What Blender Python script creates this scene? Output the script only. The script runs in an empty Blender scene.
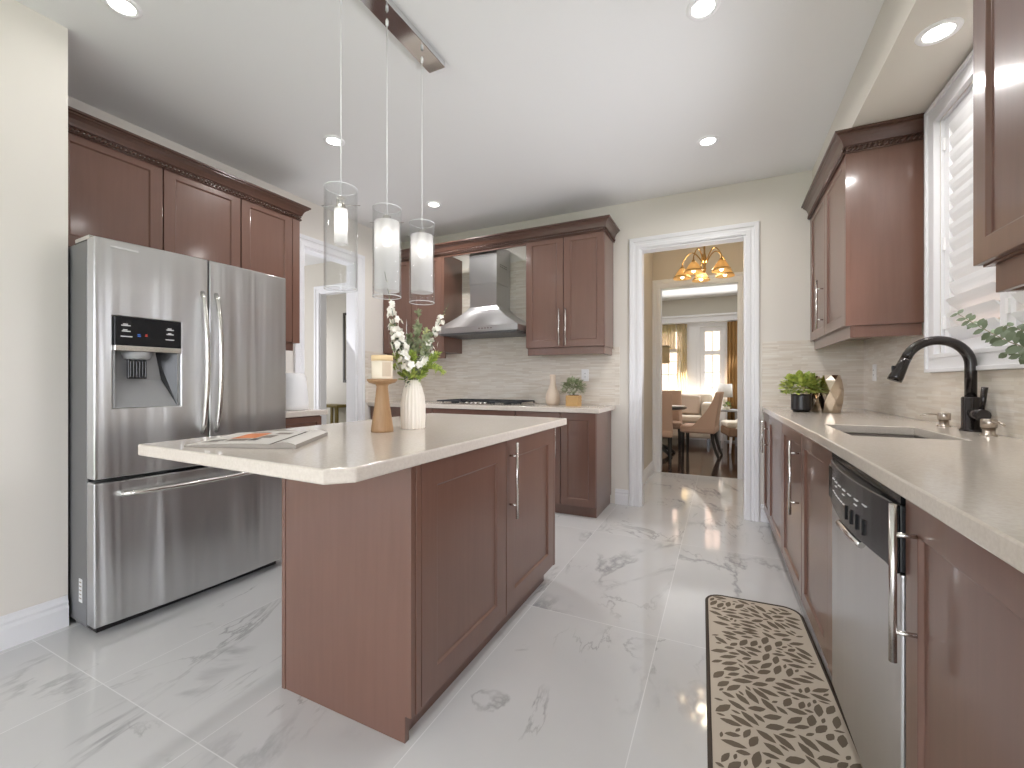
import bpy, bmesh, math, random
from mathutils import Matrix, Vector
from math import sin, cos, pi, radians, atan2, sqrt

random.seed(7)
scene = bpy.context.scene
COL = scene.collection

# ------------------------------------------------------------------ camera, world, light, exposure
F_PX, VPX, HOR, CAMZ = 433.0, 722.0, 382.0, 1.13
cam_d = bpy.data.cameras.new('camera')
cam = bpy.data.objects.new('camera', cam_d); COL.objects.link(cam)
cam_d.sensor_fit = 'HORIZONTAL'; cam_d.sensor_width = 36.0
cam_d.lens = F_PX / 1024.0 * 36.0
cam_d.shift_y = (HOR - 384.0) / 1024.0
cam_d.clip_start = 0.02; cam_d.clip_end = 200
cam.location = (0, 0, CAMZ)
cam.rotation_euler = (radians(90), 0, math.atan((VPX - 512.0) / F_PX))
scene.camera = cam

scene.view_settings.view_transform = 'Standard'
scene.view_settings.look = 'None'
scene.view_settings.gamma = 1.0
scene.view_settings.exposure = 0.42
scene.view_settings.use_curve_mapping = False
scene.cycles.use_denoising = True
scene.cycles.max_bounces = 10
scene.cycles.diffuse_bounces = 6
scene.cycles.glossy_bounces = 5
scene.cycles.transparent_max_bounces = 24
scene.cycles.caustics_reflective = False
scene.cycles.caustics_refractive = False
scene.cycles.sample_clamp_indirect = 6.0

world = bpy.data.worlds.new('world'); scene.world = world
world.use_nodes = True
bg = world.node_tree.nodes['Background']
bg.inputs[0].default_value = (0.915, 0.94, 1.03, 1)
bg.inputs[1].default_value = 5.0

def area(name, loc, target, size, energy, color=(1, 1, 1), size_y=None, shape=None, spread=180):
    d = bpy.data.lights.new(name, 'AREA'); d.energy = energy; d.color = color
    d.shape = shape or ('RECTANGLE' if size_y else 'SQUARE'); d.size = size
    if size_y: d.size_y = size_y
    d.spread = radians(spread)
    o = bpy.data.objects.new(name, d); COL.objects.link(o); o.location = loc
    v = Vector(target) - Vector(loc)
    o.rotation_euler = v.to_track_quat('-Z', 'Y').to_euler()
    return o
def point(name, loc, energy, color=(1, .9, .78), r=.03):
    d = bpy.data.lights.new(name, 'POINT'); d.energy = energy; d.color = color; d.shadow_soft_size = r
    o = bpy.data.objects.new(name, d); COL.objects.link(o); o.location = loc
    return o

# daylight by patio doors, breakfast window and dining bay; the rest are added fills
DAY = (.96, .972, 1.05)
area('daylight_patio', (-1.0, -3.05, 1.2), (-1.0, .6, 3.4), 3.2, 14, DAY, 2.1)
area('daylight_breakfast', (1.95, -1.6, 1.5), (-3, .6, 2.75), 1.6, 16, DAY, 1.5)
area('fill_sink', (.925, 2.28, 1.55), (-2.9, 2.3, 1.95), 1.0, 11, DAY, .5, spread=110).visible_glossy = False  # added lamp room-side of the shutters, brightens ceiling and left wall
area('fill_doorway', (-.245, 3.99, 1.2), (-1.3, 1.6, 2.8), .8, 4, DAY, 2.0).visible_glossy = False  # added unseen lamp, stands in for dining room spill on the ceiling
area('fill_hall_opening', (-3.34, 2.98, 1.2), (-1.2, 2.0, 3.0), .6, 5, DAY, 2.0).visible_glossy = False  # added unseen lamp kitchen-side of the opening, lifts the ceiling
area('daylight_bay', (-.3, 9.12, 1.5), (-.2, 5, 1.0), 2.2, 70, (.98, .98, 1.0), 1.5).visible_glossy = False
area('fill_hall', (-7.0, 2.4, 1.5), (-3.4, 2.8, 1.6), 1.4, 45, DAY, 1.6)  # added lamp, no window there; brightens the hall
area('fill_study', (-7.1, 5.0, 1.5), (-5.2, 5.1, 1.5), .8, 14, DAY, 1.4)  # added lamp, no window there; brightens the room beyond the hall

# ------------------------------------------------------------------ materials
def lin(r, g, b):
    f = lambda c: (c / 255 / 12.92) if c / 255 <= .04045 else ((c / 255 + .055) / 1.055) ** 2.4
    return (f(r), f(g), f(b), 1)
def N(nt, t, **kw):
    n = nt.nodes.new(t)
    for k, v in kw.items(): setattr(n, k, v)
    return n
def L(nt, a, b): nt.links.new(a, b)
def base_mat(name, col=(.8, .8, .8, 1), rough=.5, metal=0, coat=0, spec=None, trans=0, emis=None, estr=0, aniso=0):
    m = bpy.data.materials.new(name); m.use_nodes = True
    nt = m.node_tree; p = nt.nodes['Principled BSDF']
    p.inputs['Base Color'].default_value = col
    p.inputs['Roughness'].default_value = rough
    p.inputs['Metallic'].default_value = metal
    p.inputs['Coat Weight'].default_value = coat
    if coat: p.inputs['Coat Roughness'].default_value = .12
    if spec is not None: p.inputs['Specular IOR Level'].default_value = spec
    p.inputs['Transmission Weight'].default_value = trans
    p.inputs['Anisotropic'].default_value = aniso
    if emis:
        p.inputs['Emission Color'].default_value = emis; p.inputs['Emission Strength'].default_value = estr
    return m, nt, p
def coords(nt, scale=(1, 1, 1), rot=(0, 0, 0), world=False):
    if world:
        g = N(nt, 'ShaderNodeNewGeometry'); out = g.outputs['Position']
    else:
        g = N(nt, 'ShaderNodeTexCoord'); out = g.outputs['Object']
    mp = N(nt, 'ShaderNodeMapping'); mp.inputs['Scale'].default_value = scale; mp.inputs['Rotation'].default_value = rot
    L(nt, out, mp.inputs['Vector']); return mp.outputs['Vector']
def noise(nt, vec, scale=5, detail=4, rough=.55, dist=0):
    n = N(nt, 'ShaderNodeTexNoise'); n.inputs['Scale'].default_value = scale; n.inputs['Detail'].default_value = detail
    n.inputs['Roughness'].default_value = rough; n.inputs['Distortion'].default_value = dist
    if vec is not None: L(nt, vec, n.inputs['Vector'])
    return n
def ramp(nt, fac, stops):
    r = N(nt, 'ShaderNodeValToRGB'); e = r.color_ramp.elements
    while len(e) < len(stops): e.new(.5)
    for k, (p, c) in enumerate(stops): e[k].position = p; e[k].color = c
    L(nt, fac, r.inputs['Fac']); return r
def mixc(nt, fac, a, b, mode='MIX'):
    m = N(nt, 'ShaderNodeMix', data_type='RGBA', blend_type=mode)
    if hasattr(fac, 'links'): L(nt, fac, m.inputs[0])
    else: m.inputs[0].default_value = fac
    for s, v in ((6, a), (7, b)):
        if hasattr(v, 'links'): L(nt, v, m.inputs[s])
        else: m.inputs[s].default_value = v
    return m.outputs[2]
def math_n(nt, op, a, b=None, clamp=False):
    m = N(nt, 'ShaderNodeMath', operation=op, use_clamp=clamp)
    for k, v in enumerate((a, b)):
        if v is None: continue
        if hasattr(v, 'links'): L(nt, v, m.inputs[k])
        else: m.inputs[k].default_value = v
    return m.outputs[0]
def bump(nt, p, h, strength=.1, dist=.01):
    b = N(nt, 'ShaderNodeBump'); b.inputs['Strength'].default_value = strength; b.inputs['Distance'].default_value = dist
    L(nt, h, b.inputs['Height']); L(nt, b.outputs['Normal'], p.inputs['Normal'])

M = {}
def paint(name, col, rough=.6):
    m, nt, p = base_mat(name, col, rough, spec=.3)
    n = noise(nt, coords(nt, world=True), 160, 2); bump(nt, p, n.outputs['Fac'], .04, .002)
    M[name] = m
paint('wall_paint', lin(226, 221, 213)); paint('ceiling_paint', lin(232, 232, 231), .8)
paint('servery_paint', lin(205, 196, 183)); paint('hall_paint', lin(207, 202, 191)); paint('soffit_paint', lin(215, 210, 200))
M['white_trim'] = base_mat('white_trim', lin(231, 231, 233), .35)[0]
M['white_plastic'] = base_mat('white_plastic', lin(240, 240, 240), .35)[0]

def wood(name, base, dark, rough=.32, coat=.35, axis='z', gscale=1.0, amount=1.0):
    m, nt, p = base_mat(name, base, rough, coat=coat)
    s = {'z': (22, 22, 1.3), 'x': (1.3, 22, 22), 'y': (22, 1.3, 22)}[axis]
    s = tuple(v * gscale for v in s)
    n = noise(nt, coords(nt, s, world=True), 2.2, 5, .6, .4)
    n2 = noise(nt, coords(nt, (1, 1, 1), world=True), 2.5, 3, .5)
    f = math_n(nt, 'ADD', math_n(nt, 'MULTIPLY', n.outputs['Fac'], .65 * amount), math_n(nt, 'MULTIPLY', n2.outputs['Fac'], .5 * amount))
    r = ramp(nt, f, [(.3, dark), (.75, base)])
    L(nt, r.outputs['Color'], p.inputs['Base Color'])
    bump(nt, p, n.outputs['Fac'], .03, .003)
    M[name] = m
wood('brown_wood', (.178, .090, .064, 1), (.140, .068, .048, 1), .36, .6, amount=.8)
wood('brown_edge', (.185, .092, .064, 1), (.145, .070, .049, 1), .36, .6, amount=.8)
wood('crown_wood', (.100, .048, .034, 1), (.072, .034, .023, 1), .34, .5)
wood('oak_wood', lin(166, 132, 96), lin(138, 104, 70), .5, 0)
wood('dark_leg', (.012, .009, .008, 1), (.006, .005, .005, 1), .3, .3)
M['flat_black'] = base_mat('flat_black', (.012, .011, .011, 1), .5)[0]  # plain black of gasket, grille, vent slots, tub and kick plate

def steel(name, col=.62, rough=.24, aniso=.65, wav=.25, brush='h'):
    m, nt, p = base_mat(name, (col, col, col * 1.005, 1), rough, 1.0, aniso=aniso)
    t = N(nt, 'ShaderNodeTangent'); t.direction_type = 'RADIAL'; t.axis = 'Z'; L(nt, t.outputs[0], p.inputs['Tangent'])
    if wav:
        n = noise(nt, coords(nt, (8, 8, .35), world=True), 1.0, 2, .45, .3)
        n2 = noise(nt, coords(nt, (.7, .7, 420), world=True), 3, 2)
        h = math_n(nt, 'ADD', n.outputs['Fac'], math_n(nt, 'MULTIPLY', n2.outputs['Fac'], .004))
        bump(nt, p, h, wav, .05)
    M[name] = m
steel('fridge_steel', .58, .32, .92, .5); steel('dw_steel', .68, .30, .85, .15); steel('hood_steel', .60, .28, .6, .06)
M['steel_side'] = base_mat('steel_side', (.20, .20, .205, 1), .38, .6)[0]
M['nickel'] = base_mat('nickel', (.72, .70, .67, 1), .22, 1)[0]
M['brushed_nickel'] = base_mat('brushed_nickel', (.55, .49, .43, 1), .3, 1)[0]
M['chrome'] = base_mat('chrome', (.75, .75, .76, 1), .07, 1)[0]
M['sink_steel'] = base_mat('sink_steel', (.20, .175, .15, 1), .4, 1)[0]
M['bronze_black'] = base_mat('bronze_black', (.022, .017, .016, 1), .25, .4, coat=.4)[0]
M['grey_plastic'] = base_mat('grey_plastic', lin(150, 150, 150), .45)[0]
M['dark_plastic'] = base_mat('dark_plastic', lin(52, 52, 54), .25)[0]
M['gloss_black'] = base_mat('gloss_black', (.008, .008, .009, 1), .2, spec=.25)[0]
M['wicker'] = base_mat('wicker', lin(196, 160, 108), .7)[0]
M['rim_glint'] = base_mat('rim_glint', lin(238, 240, 242), .1)[0]  # white painted in for the bright highlight along the clear glass edges
M['label_white'] = base_mat('label_white', lin(215, 215, 215), .6)[0]
M['label_blue'] = base_mat('label_blue', lin(60, 110, 200), .6)[0]
M['label_red'] = base_mat('label_red', lin(205, 70, 55), .6)[0]
M['gold'] = base_mat('gold', (.72, .60, .47, 1), .16, 1)[0]
M['brass'] = base_mat('brass', (.42, .26, .10, 1), .3, 1)[0]
M['cast_iron'] = base_mat('cast_iron', (.025, .027, .032, 1), .45)[0]

def quartz():
    m, nt, p = base_mat('quartz', lin(205, 195, 183), .13, spec=.5)
    v = coords(nt, world=True)
    n = noise(nt, v, 120, 3, .6); n2 = noise(nt, v, 14, 3)
    c = ramp(nt, n.outputs['Fac'], [(.35, lin(203, 193, 182)), (.65, lin(212, 203, 192))])
    c2 = mixc(nt, math_n(nt, 'MULTIPLY', n2.outputs['Fac'], .2), c.outputs['Color'], lin(217, 209, 199))
    L(nt, c2, p.inputs['Base Color']); M['quartz'] = m
quartz()

def marble_floor():
    m, nt, p = base_mat('marble_tile', (.8, .8, .8, 1), .06, spec=.55)
    v = coords(nt, world=True)
    # tile id shifts the veining from tile to tile
    br = N(nt, 'ShaderNodeTexBrick'); br.offset = 0.0; br.squash = 1.0
    mp = N(nt, 'ShaderNodeMapping'); mp.inputs['Location'].default_value = (1.475, -.79, 0); L(nt, v, mp.inputs['Vector'])
    L(nt, mp.outputs[0], br.inputs['Vector'])
    br.inputs['Scale'].default_value = 1.0; br.inputs['Brick Width'].default_value = 0.61; br.inputs['Row Height'].default_value = 1.22
    br.inputs['Mortar Size'].default_value = .0016; br.inputs['Mortar Smooth'].default_value = 0.0; br.inputs['Bias'].default_value = 0
    br.inputs['Color1'].default_value = (0, 0, 0, 1); br.inputs['Color2'].default_value = (1, 1, 1, 1); br.inputs['Mortar'].default_value = (.5, .5, .5, 1)
    off = N(nt, 'ShaderNodeVectorMath', operation='MULTIPLY_ADD')
    L(nt, br.outputs['Color'], off.inputs[0]); off.inputs[1].default_value = (7.3, 3.1, 5.7); L(nt, v, off.inputs[2])
    vv = off.outputs[0]
    def vein(scale, dist, width, seed):
        mp = N(nt, 'ShaderNodeMapping'); mp.inputs['Location'].default_value = (seed, seed * .7, seed * .3)
        mp.inputs['Rotation'].default_value = (0, 0, .75); mp.inputs['Scale'].default_value = (1.0, .42, 1)
        L(nt, vv, mp.inputs['Vector'])
        n = noise(nt, mp.outputs[0], scale, 7, .58, dist)
        a = math_n(nt, 'ABSOLUTE', math_n(nt, 'SUBTRACT', n.outputs['Fac'], .5))
        r = ramp(nt, a, [(0, (1, 1, 1, 1)), (width, (0, 0, 0, 1))]); return r.outputs['Color']
    v1 = vein(1.25, .5, .020, 1.0); v2 = vein(2.4, .9, .011, 9.0)
    mk = noise(nt, vv, 1.6, 3); mr = ramp(nt, mk.outputs['Fac'], [(.48, (0, 0, 0, 1)), (.64, (1, 1, 1, 1))])
    mk2 = noise(nt, vv, 2.3, 3, .5, 0); mr2 = ramp(nt, mk2.outputs['Fac'], [(.48, (0, 0, 0, 1)), (.62, (1, 1, 1, 1))])
    f1 = math_n(nt, 'MULTIPLY', v1, mr.outputs['Color']); f2 = math_n(nt, 'MULTIPLY', v2, mr2.outputs['Color'])
    cl = noise(nt, vv, 1.1, 4); cr = ramp(nt, cl.outputs['Fac'], [(.35, lin(203, 203, 203)), (.7, lin(213, 213, 213))])
    c = mixc(nt, math_n(nt, 'MULTIPLY', f1, .8), cr.outputs['Color'], lin(142, 142, 145))
    c = mixc(nt, math_n(nt, 'MULTIPLY', f2, .7), c, lin(150, 150, 151))
    c = mixc(nt, br.outputs['Fac'], c, lin(228, 228, 228))
    L(nt, c, p.inputs['Base Color'])
    M['marble_tile'] = m
marble_floor()

def mosaic():
    m, nt, p = base_mat('mosaic_tile', (.6, .55, .5, 1), .28, spec=.5)
    g = N(nt, 'ShaderNodeNewGeometry'); sx = N(nt, 'ShaderNodeSeparateXYZ'); L(nt, g.outputs['Position'], sx.inputs[0])
    u = math_n(nt, 'ADD', sx.outputs[0], sx.outputs[1])
    cb = N(nt, 'ShaderNodeCombineXYZ'); L(nt, u, cb.inputs[0]); L(nt, sx.outputs[2], cb.inputs[1])
    br = N(nt, 'ShaderNodeTexBrick'); L(nt, cb.outputs[0], br.inputs['Vector'])
    br.offset = .37; br.offset_frequency = 1; br.squash = .7; br.squash_frequency = 3
    br.inputs['Scale'].default_value = 1; br.inputs['Brick Width'].default_value = .145; br.inputs['Row Height'].default_value = .0155
    br.inputs['Mortar Size'].default_value = .0009; br.inputs['Mortar Smooth'].default_value = .1
    br.inputs['Color1'].default_value = lin(210, 199, 184); br.inputs['Color2'].default_value = lin(234, 227, 216); br.inputs['Mortar'].default_value = lin(212, 203, 191)
    mp = N(nt, 'ShaderNodeMapping'); mp.inputs['Scale'].default_value = (5.5, 64.5, 1); L(nt, cb.outputs[0], mp.inputs['Vector'])
    wn = N(nt, 'ShaderNodeTexVoronoi', feature='F1'); wn.inputs['Scale'].default_value = 1; L(nt, mp.outputs[0], wn.inputs['Vector'])
    hs = ramp(nt, wn.outputs['Color'], [(.2, lin(212, 200, 184)), (.5, lin(222, 213, 199)), (.85, lin(234, 230, 223))])
    c = mixc(nt, .38, br.outputs['Color'], hs.outputs['Color'])
    L(nt, c, p.inputs['Base Color'])
    bump(nt, p, math_n(nt, 'SUBTRACT', 1.0, br.outputs['Fac']), .25, .002)
    M['mosaic_tile'] = m
mosaic()

def hardwood():
    m, nt, p = base_mat('hardwood', (.05, .03, .02, 1), .12, coat=.3)
    v = coords(nt, rot=(0, 0, pi / 2), world=True)
    br = N(nt, 'ShaderNodeTexBrick'); br.offset = .4; L(nt, v, br.inputs['Vector'])
    br.inputs['Scale'].default_value = 1; br.inputs['Brick Width'].default_value = 1.1; br.inputs['Row Height'].default_value = .12
    br.inputs['Mortar Size'].default_value = .002
    br.inputs['Color1'].default_value = (.035, .017, .011, 1); br.inputs['Color2'].default_value = (.06, .031, .021, 1); br.inputs['Mortar'].default_value = (.01, .006, .005, 1)
    L(nt, br.outputs['Color'], p.inputs['Base Color']); M['hardwood'] = m
hardwood()

def brick_wall():
    m, nt, p = base_mat('house_brick', (.5, .3, .2, 1), .9)
    g = N(nt, 'ShaderNodeNewGeometry'); sx = N(nt, 'ShaderNodeSeparateXYZ'); L(nt, g.outputs['Position'], sx.inputs[0])
    u = math_n(nt, 'ADD', sx.outputs[0], sx.outputs[1]); cb = N(nt, 'ShaderNodeCombineXYZ'); L(nt, u, cb.inputs[0]); L(nt, sx.outputs[2], cb.inputs[1])
    br = N(nt, 'ShaderNodeTexBrick'); L(nt, cb.outputs[0], br.inputs['Vector'])
    br.inputs['Scale'].default_value = 1; br.inputs['Brick Width'].default_value = .22; br.inputs['Row Height'].default_value = .075; br.inputs['Mortar Size'].default_value = .006
    br.inputs['Color1'].default_value = lin(222, 182, 160); br.inputs['Color2'].default_value = lin(214, 170, 146); br.inputs['Mortar'].default_value = lin(215, 200, 185)
    L(nt, br.outputs['Color'], p.inputs['Base Color']); M['house_brick'] = m
brick_wall()

def clear_glass(name, tint=(1, 1, 1, 1), gloss=.06, ior=1.45):
    m = bpy.data.materials.new(name); m.use_nodes = True; nt = m.node_tree; nt.nodes.clear()
    o = N(nt, 'ShaderNodeOutputMaterial'); t = N(nt, 'ShaderNodeBsdfTransparent'); t.inputs[0].default_value = tint
    g = N(nt, 'ShaderNodeBsdfGlossy'); g.inputs['Roughness'].default_value = .02
    lw = N(nt, 'ShaderNodeLayerWeight'); lw.inputs[0].default_value = .5
    fz = math_n(nt, 'MULTIPLY', math_n(nt, 'POWER', lw.outputs['Facing'], 4.0), (ior-1)*.8)
    x = N(nt, 'ShaderNodeMixShader'); L(nt, math_n(nt, 'ADD', fz, gloss, True), x.inputs[0]); L(nt, t.outputs[0], x.inputs[1]); L(nt, g.outputs[0], x.inputs[2])
    L(nt, x.outputs[0], o.inputs[0]); M[name] = m
clear_glass('clear_glass', (.975, .978, .978, 1), .03, 1.6); clear_glass('pane_glass', (1, 1, 1, 1), .0, 1.3)
def frosted():
    m = bpy.data.materials.new('frosted_glass'); m.use_nodes = True; nt = m.node_tree; nt.nodes.clear()
    o = N(nt, 'ShaderNodeOutputMaterial'); t = N(nt, 'ShaderNodeBsdfTransparent'); t.inputs[0].default_value = (.95, .95, .95, 1)
    d = N(nt, 'ShaderNodeBsdfDiffuse'); d.inputs[0].default_value = (.9, .9, .9, 1)
    tl = N(nt, 'ShaderNodeBsdfTranslucent'); tl.inputs[0].default_value = (.9, .89, .88, 1)
    a = N(nt, 'ShaderNodeMixShader'); a.inputs[0].default_value = .55; L(nt, d.outputs[0], a.inputs[1]); L(nt, tl.outputs[0], a.inputs[2])
    b = N(nt, 'ShaderNodeMixShader'); b.inputs[0].default_value = .72; L(nt, t.outputs[0], b.inputs[1]); L(nt, a.outputs[0], b.inputs[2])
    L(nt, b.outputs[0], o.inputs[0]); M['frosted_glass'] = m
frosted()
def translucent(name, col, k=.4, transp=0):
    m = bpy.data.materials.new(name); m.use_nodes = True; nt = m.node_tree; nt.nodes.clear()
    o = N(nt, 'ShaderNodeOutputMaterial')
    d = N(nt, 'ShaderNodeBsdfDiffuse'); d.inputs[0].default_value = col
    tl = N(nt, 'ShaderNodeBsdfTranslucent'); tl.inputs[0].default_value = col
    a = N(nt, 'ShaderNodeMixShader'); a.inputs[0].default_value = k; L(nt, d.outputs[0], a.inputs[1]); L(nt, tl.outputs[0], a.inputs[2]); out = a
    if transp:
        t = N(nt, 'ShaderNodeBsdfTransparent'); b = N(nt, 'ShaderNodeMixShader'); b.inputs[0].default_value = transp
        L(nt, a.outputs[0], b.inputs[1]); L(nt, t.outputs[0], b.inputs[2]); out = b
    L(nt, out.outputs[0], o.inputs[0]); M[name] = m
translucent('shutter_white', lin(246, 247, 248), .06)
translucent('sheer_fabric', lin(214, 196, 160), .5, .3)
translucent('amber_glass', lin(240, 214, 164), .5)
translucent('lamp_fabric', lin(228, 226, 222), .4)
M['tan_fabric'] = base_mat('tan_fabric', lin(158, 120, 70), .8)[0]
M['candle_wax'] = base_mat('candle_wax', lin(240, 228, 208), .5)[0]
M['candle_lid'] = base_mat('candle_lid', lin(232, 205, 160), .5)[0]
M['candle_darker'] = base_mat('candle_darker', lin(206, 188, 165), .5)[0]  # darker tone for part of the candle jar
M['ceramic_white'] = base_mat('ceramic_white', lin(232, 224, 212), .55)[0]
M['ceramic_cream'] = base_mat('ceramic_cream', lin(226, 208, 188), .6)[0]
M['petal_white'] = base_mat('petal_white', lin(244, 240, 230), .6)[0]
M['bud_green'] = base_mat('bud_green', lin(200, 200, 140), .6)[0]
M['leaf_dusty'] = base_mat('leaf_dusty', lin(156, 163, 128), .55)[0]
M['leaf_fresh'] = base_mat('leaf_fresh', lin(150, 170, 84), .5)[0]
M['leaf_lime'] = base_mat('leaf_lime', lin(188, 198, 104), .5)[0]
M['leaf_dark'] = base_mat('leaf_dark', lin(88, 104, 76), .5)[0]
M['leaf_sage'] = base_mat('leaf_sage', lin(138, 148, 112), .55)[0]
M['leaf_euc'] = base_mat('leaf_euc', lin(100, 113, 86), .5)[0]
M['stem_brown'] = base_mat('stem_brown', lin(110, 96, 70), .6)[0]
M['soil'] = base_mat('soil', lin(60, 45, 35), .9)[0]
M['pot_black'] = base_mat('pot_black', (.018, .016, .016, 1), .3)[0]
M['paper'] = base_mat('paper', lin(222, 217, 210), .45)[0]
M['paper_edge'] = base_mat('paper_edge', lin(150, 143, 135), .7)[0]
M['print_orange'] = base_mat('print_orange', lin(226, 136, 80), .5)[0]
M['print_grey'] = base_mat('print_grey', lin(140, 128, 118), .5)[0]
M['print_dark'] = base_mat('print_dark', lin(84, 80, 76), .5)[0]
M['rug_ground'] = base_mat('rug_ground', lin(192, 180, 164), .85)[0]
M['rug_leaf'] = base_mat('rug_leaf', lin(112, 101, 88), .9, spec=.1)[0]
M['rug_edge'] = base_mat('rug_edge', lin(66, 56, 47), .8)[0]
M['chair_fabric'] = base_mat('chair_fabric', lin(196, 164, 142), .8)[0]
M['cream_fabric'] = base_mat('cream_fabric', lin(216, 206, 190), .85)[0]
M['brown_fabric'] = base_mat('brown_fabric', lin(140, 112, 88), .85)[0]
M['cushion_fabric'] = base_mat('cushion_fabric', lin(196, 180, 166), .85)[0]
M['olive_wood'] = base_mat('olive_wood', lin(118, 102, 44), .5)[0]
M['frame_dark'] = base_mat('frame_dark', lin(60, 54, 44), .5)[0]
M['print_cream'] = base_mat('print_cream', lin(205, 200, 185), .6)[0]
M['roof_dark'] = base_mat('roof_dark', lin(150, 140, 132), .8)[0]
M['lawn'] = base_mat('lawn', lin(120, 140, 90), .9)[0]
M['can_lens'] = base_mat('can_lens', (1, 1, 1, 1), .5, emis=(1, .97, .92, 1), estr=9)[0]
M['bulb_glow'] = base_mat('bulb_glow', (1, 1, 1, 1), .4, emis=(1, .95, .88, 1), estr=5)[0]
M['bulb_warm'] = base_mat('bulb_warm', (1, 1, 1, 1), .4, emis=(1, .82, .55, 1), estr=8)[0]

# ------------------------------------------------------------------ mesh helpers
class MB:
    def __init__(s): s.v = []; s.f = []; s.mi = []; s.sm = []; s.T = Matrix.Identity(4); s.m = 0; s.s = False
    def add(s, vs, fs, smooth=None):
        b = len(s.v)
        for v in vs: s.v.append(s.T @ Vector(v))
        for f in fs:
            s.f.append([b + i for i in f]); s.mi.append(s.m); s.sm.append(s.s if smooth is None else smooth)
    def box(s, x0, x1, y0, y1, z0, z1):
        s.add([(x0,y0,z0),(x1,y0,z0),(x1,y1,z0),(x0,y1,z0),(x0,y0,z1),(x1,y0,z1),(x1,y1,z1),(x0,y1,z1)],
              [(0,3,2,1),(4,5,6,7),(0,1,5,4),(1,2,6,5),(2,3,7,6),(3,0,4,7)], False)
    def quad(s, a, b, c, d): s.add([a, b, c, d], [(0, 1, 2, 3)])
    def prism(s, poly, z0, z1, smooth=False):
        n = len(poly)
        a = sum(poly[i][0]*poly[(i+1)%n][1]-poly[(i+1)%n][0]*poly[i][1] for i in range(n))
        if a < 0: poly = poly[::-1]
        vs = [(x, y, z0) for x, y in poly] + [(x, y, z1) for x, y in poly]
        b = len(s.v)
        s.add(vs, [tuple(range(n))[::-1], tuple(range(n, 2*n))], False)
        for i in range(n):
            j = (i + 1) % n
            s.f.append([b+i, b+j, b+n+j, b+n+i]); s.mi.append(s.m); s.sm.append(smooth)
    def lathe(s, prof, c=(0, 0, 0), n=32, mod=None, cap0=True, cap1=True, smooth=True):
        vs = []; fs = []
        for r, z in prof:
            for k in range(n):
                a = 2*pi*k/n; rr = r * (mod(a, z) if mod else 1)
                vs.append((c[0]+rr*cos(a), c[1]+rr*sin(a), c[2]+z))
        for i in range(len(prof)-1):
            for k in range(n):
                l = (k+1) % n
                fs.append((i*n+k, i*n+l, (i+1)*n+l, (i+1)*n+k))
        b = len(s.v); s.add(vs, fs, smooth)
        if cap0: s.f.append([b+k for k in range(n)][::-1]); s.mi.append(s.m); s.sm.append(False)
        if cap1: s.f.append([b+(len(prof)-1)*n+k for k in range(n)]); s.mi.append(s.m); s.sm.append(False)
    def cyl(s, p0, p1, r, n=16, r1=None, smooth=True): s.tube([p0, p1], [r, r if r1 is None else r1], n, smooth=smooth)
    def tube(s, pts, r, n=10, caps=True, smooth=True):
        pts = [Vector(p) for p in pts]
        rs = r if isinstance(r, (list, tuple)) else [r]*len(pts)
        vs = []; fs = []; up = None
        for i, p in enumerate(pts):
            d = (pts[min(i+1, len(pts)-1)] - pts[max(i-1, 0)])
            d = d.normalized() if d.length > 1e-9 else Vector((0, 0, 1))
            if up is None:
                up = Vector((0, 0, 1)) if abs(d.z) < .9 else Vector((1, 0, 0))
            a = d.cross(up)
            if a.length < 1e-6: a = d.orthogonal()
            a.normalize(); b = a.cross(d).normalized(); up = b
            for k in range(n):
                t = 2*pi*k/n; vs.append(p + (a*cos(t) + b*sin(t))*rs[i])
        for i in range(len(pts)-1):
            for k in range(n):
                l = (k+1) % n; fs.append((i*n+l, i*n+k, (i+1)*n+k, (i+1)*n+l))
        b0 = len(s.v); s.add(vs, fs, smooth)
        if caps:
            e = (len(pts)-1)*n
            s.f.append([b0+k for k in range(n)]); s.f.append([b0+e+k for k in range(n)][::-1])
            s.mi += [s.m]*2; s.sm += [False]*2
    def ball(s, c, r, n=10, sz=1):
        prof = [(r*sin(pi*i/n), -r*sz*cos(pi*i/n)) for i in range(n+1)]
        prof[0] = (r*.01, prof[0][1]); prof[-1] = (r*.01, prof[-1][1])
        s.lathe(prof, c, max(8, n))
    def grid(s, us, vs, w0, w1, hole=lambda i, j: False):
        """slab in local u,v with thickness w, cells left out where hole(i,j); only outer faces are made"""
        nu, nv = len(us)-1, len(vs)-1
        S = lambda i, j: 0 <= i < nu and 0 <= j < nv and not hole(i, j)
        for i in range(nu):
            for j in range(nv):
                if not S(i, j): continue
                a, b, c, d = us[i], us[i+1], vs[j], vs[j+1]
                s.add([(a,c,w0),(b,c,w0),(b,d,w0),(a,d,w0)], [(0,3,2,1)], False)
                s.add([(a,c,w1),(b,c,w1),(b,d,w1),(a,d,w1)], [(0,1,2,3)], False)
                if not S(i-1, j): s.add([(a,c,w0),(a,d,w0),(a,d,w1),(a,c,w1)], [(3,2,1,0)], False)
                if not S(i+1, j): s.add([(b,c,w0),(b,d,w0),(b,d,w1),(b,c,w1)], [(0,1,2,3)], False)
                if not S(i, j-1): s.add([(a,c,w0),(b,c,w0),(b,c,w1),(a,c,w1)], [(0,1,2,3)], False)
                if not S(i, j+1): s.add([(a,d,w0),(b,d,w0),(b,d,w1),(a,d,w1)], [(3,2,1,0)], False)
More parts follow.
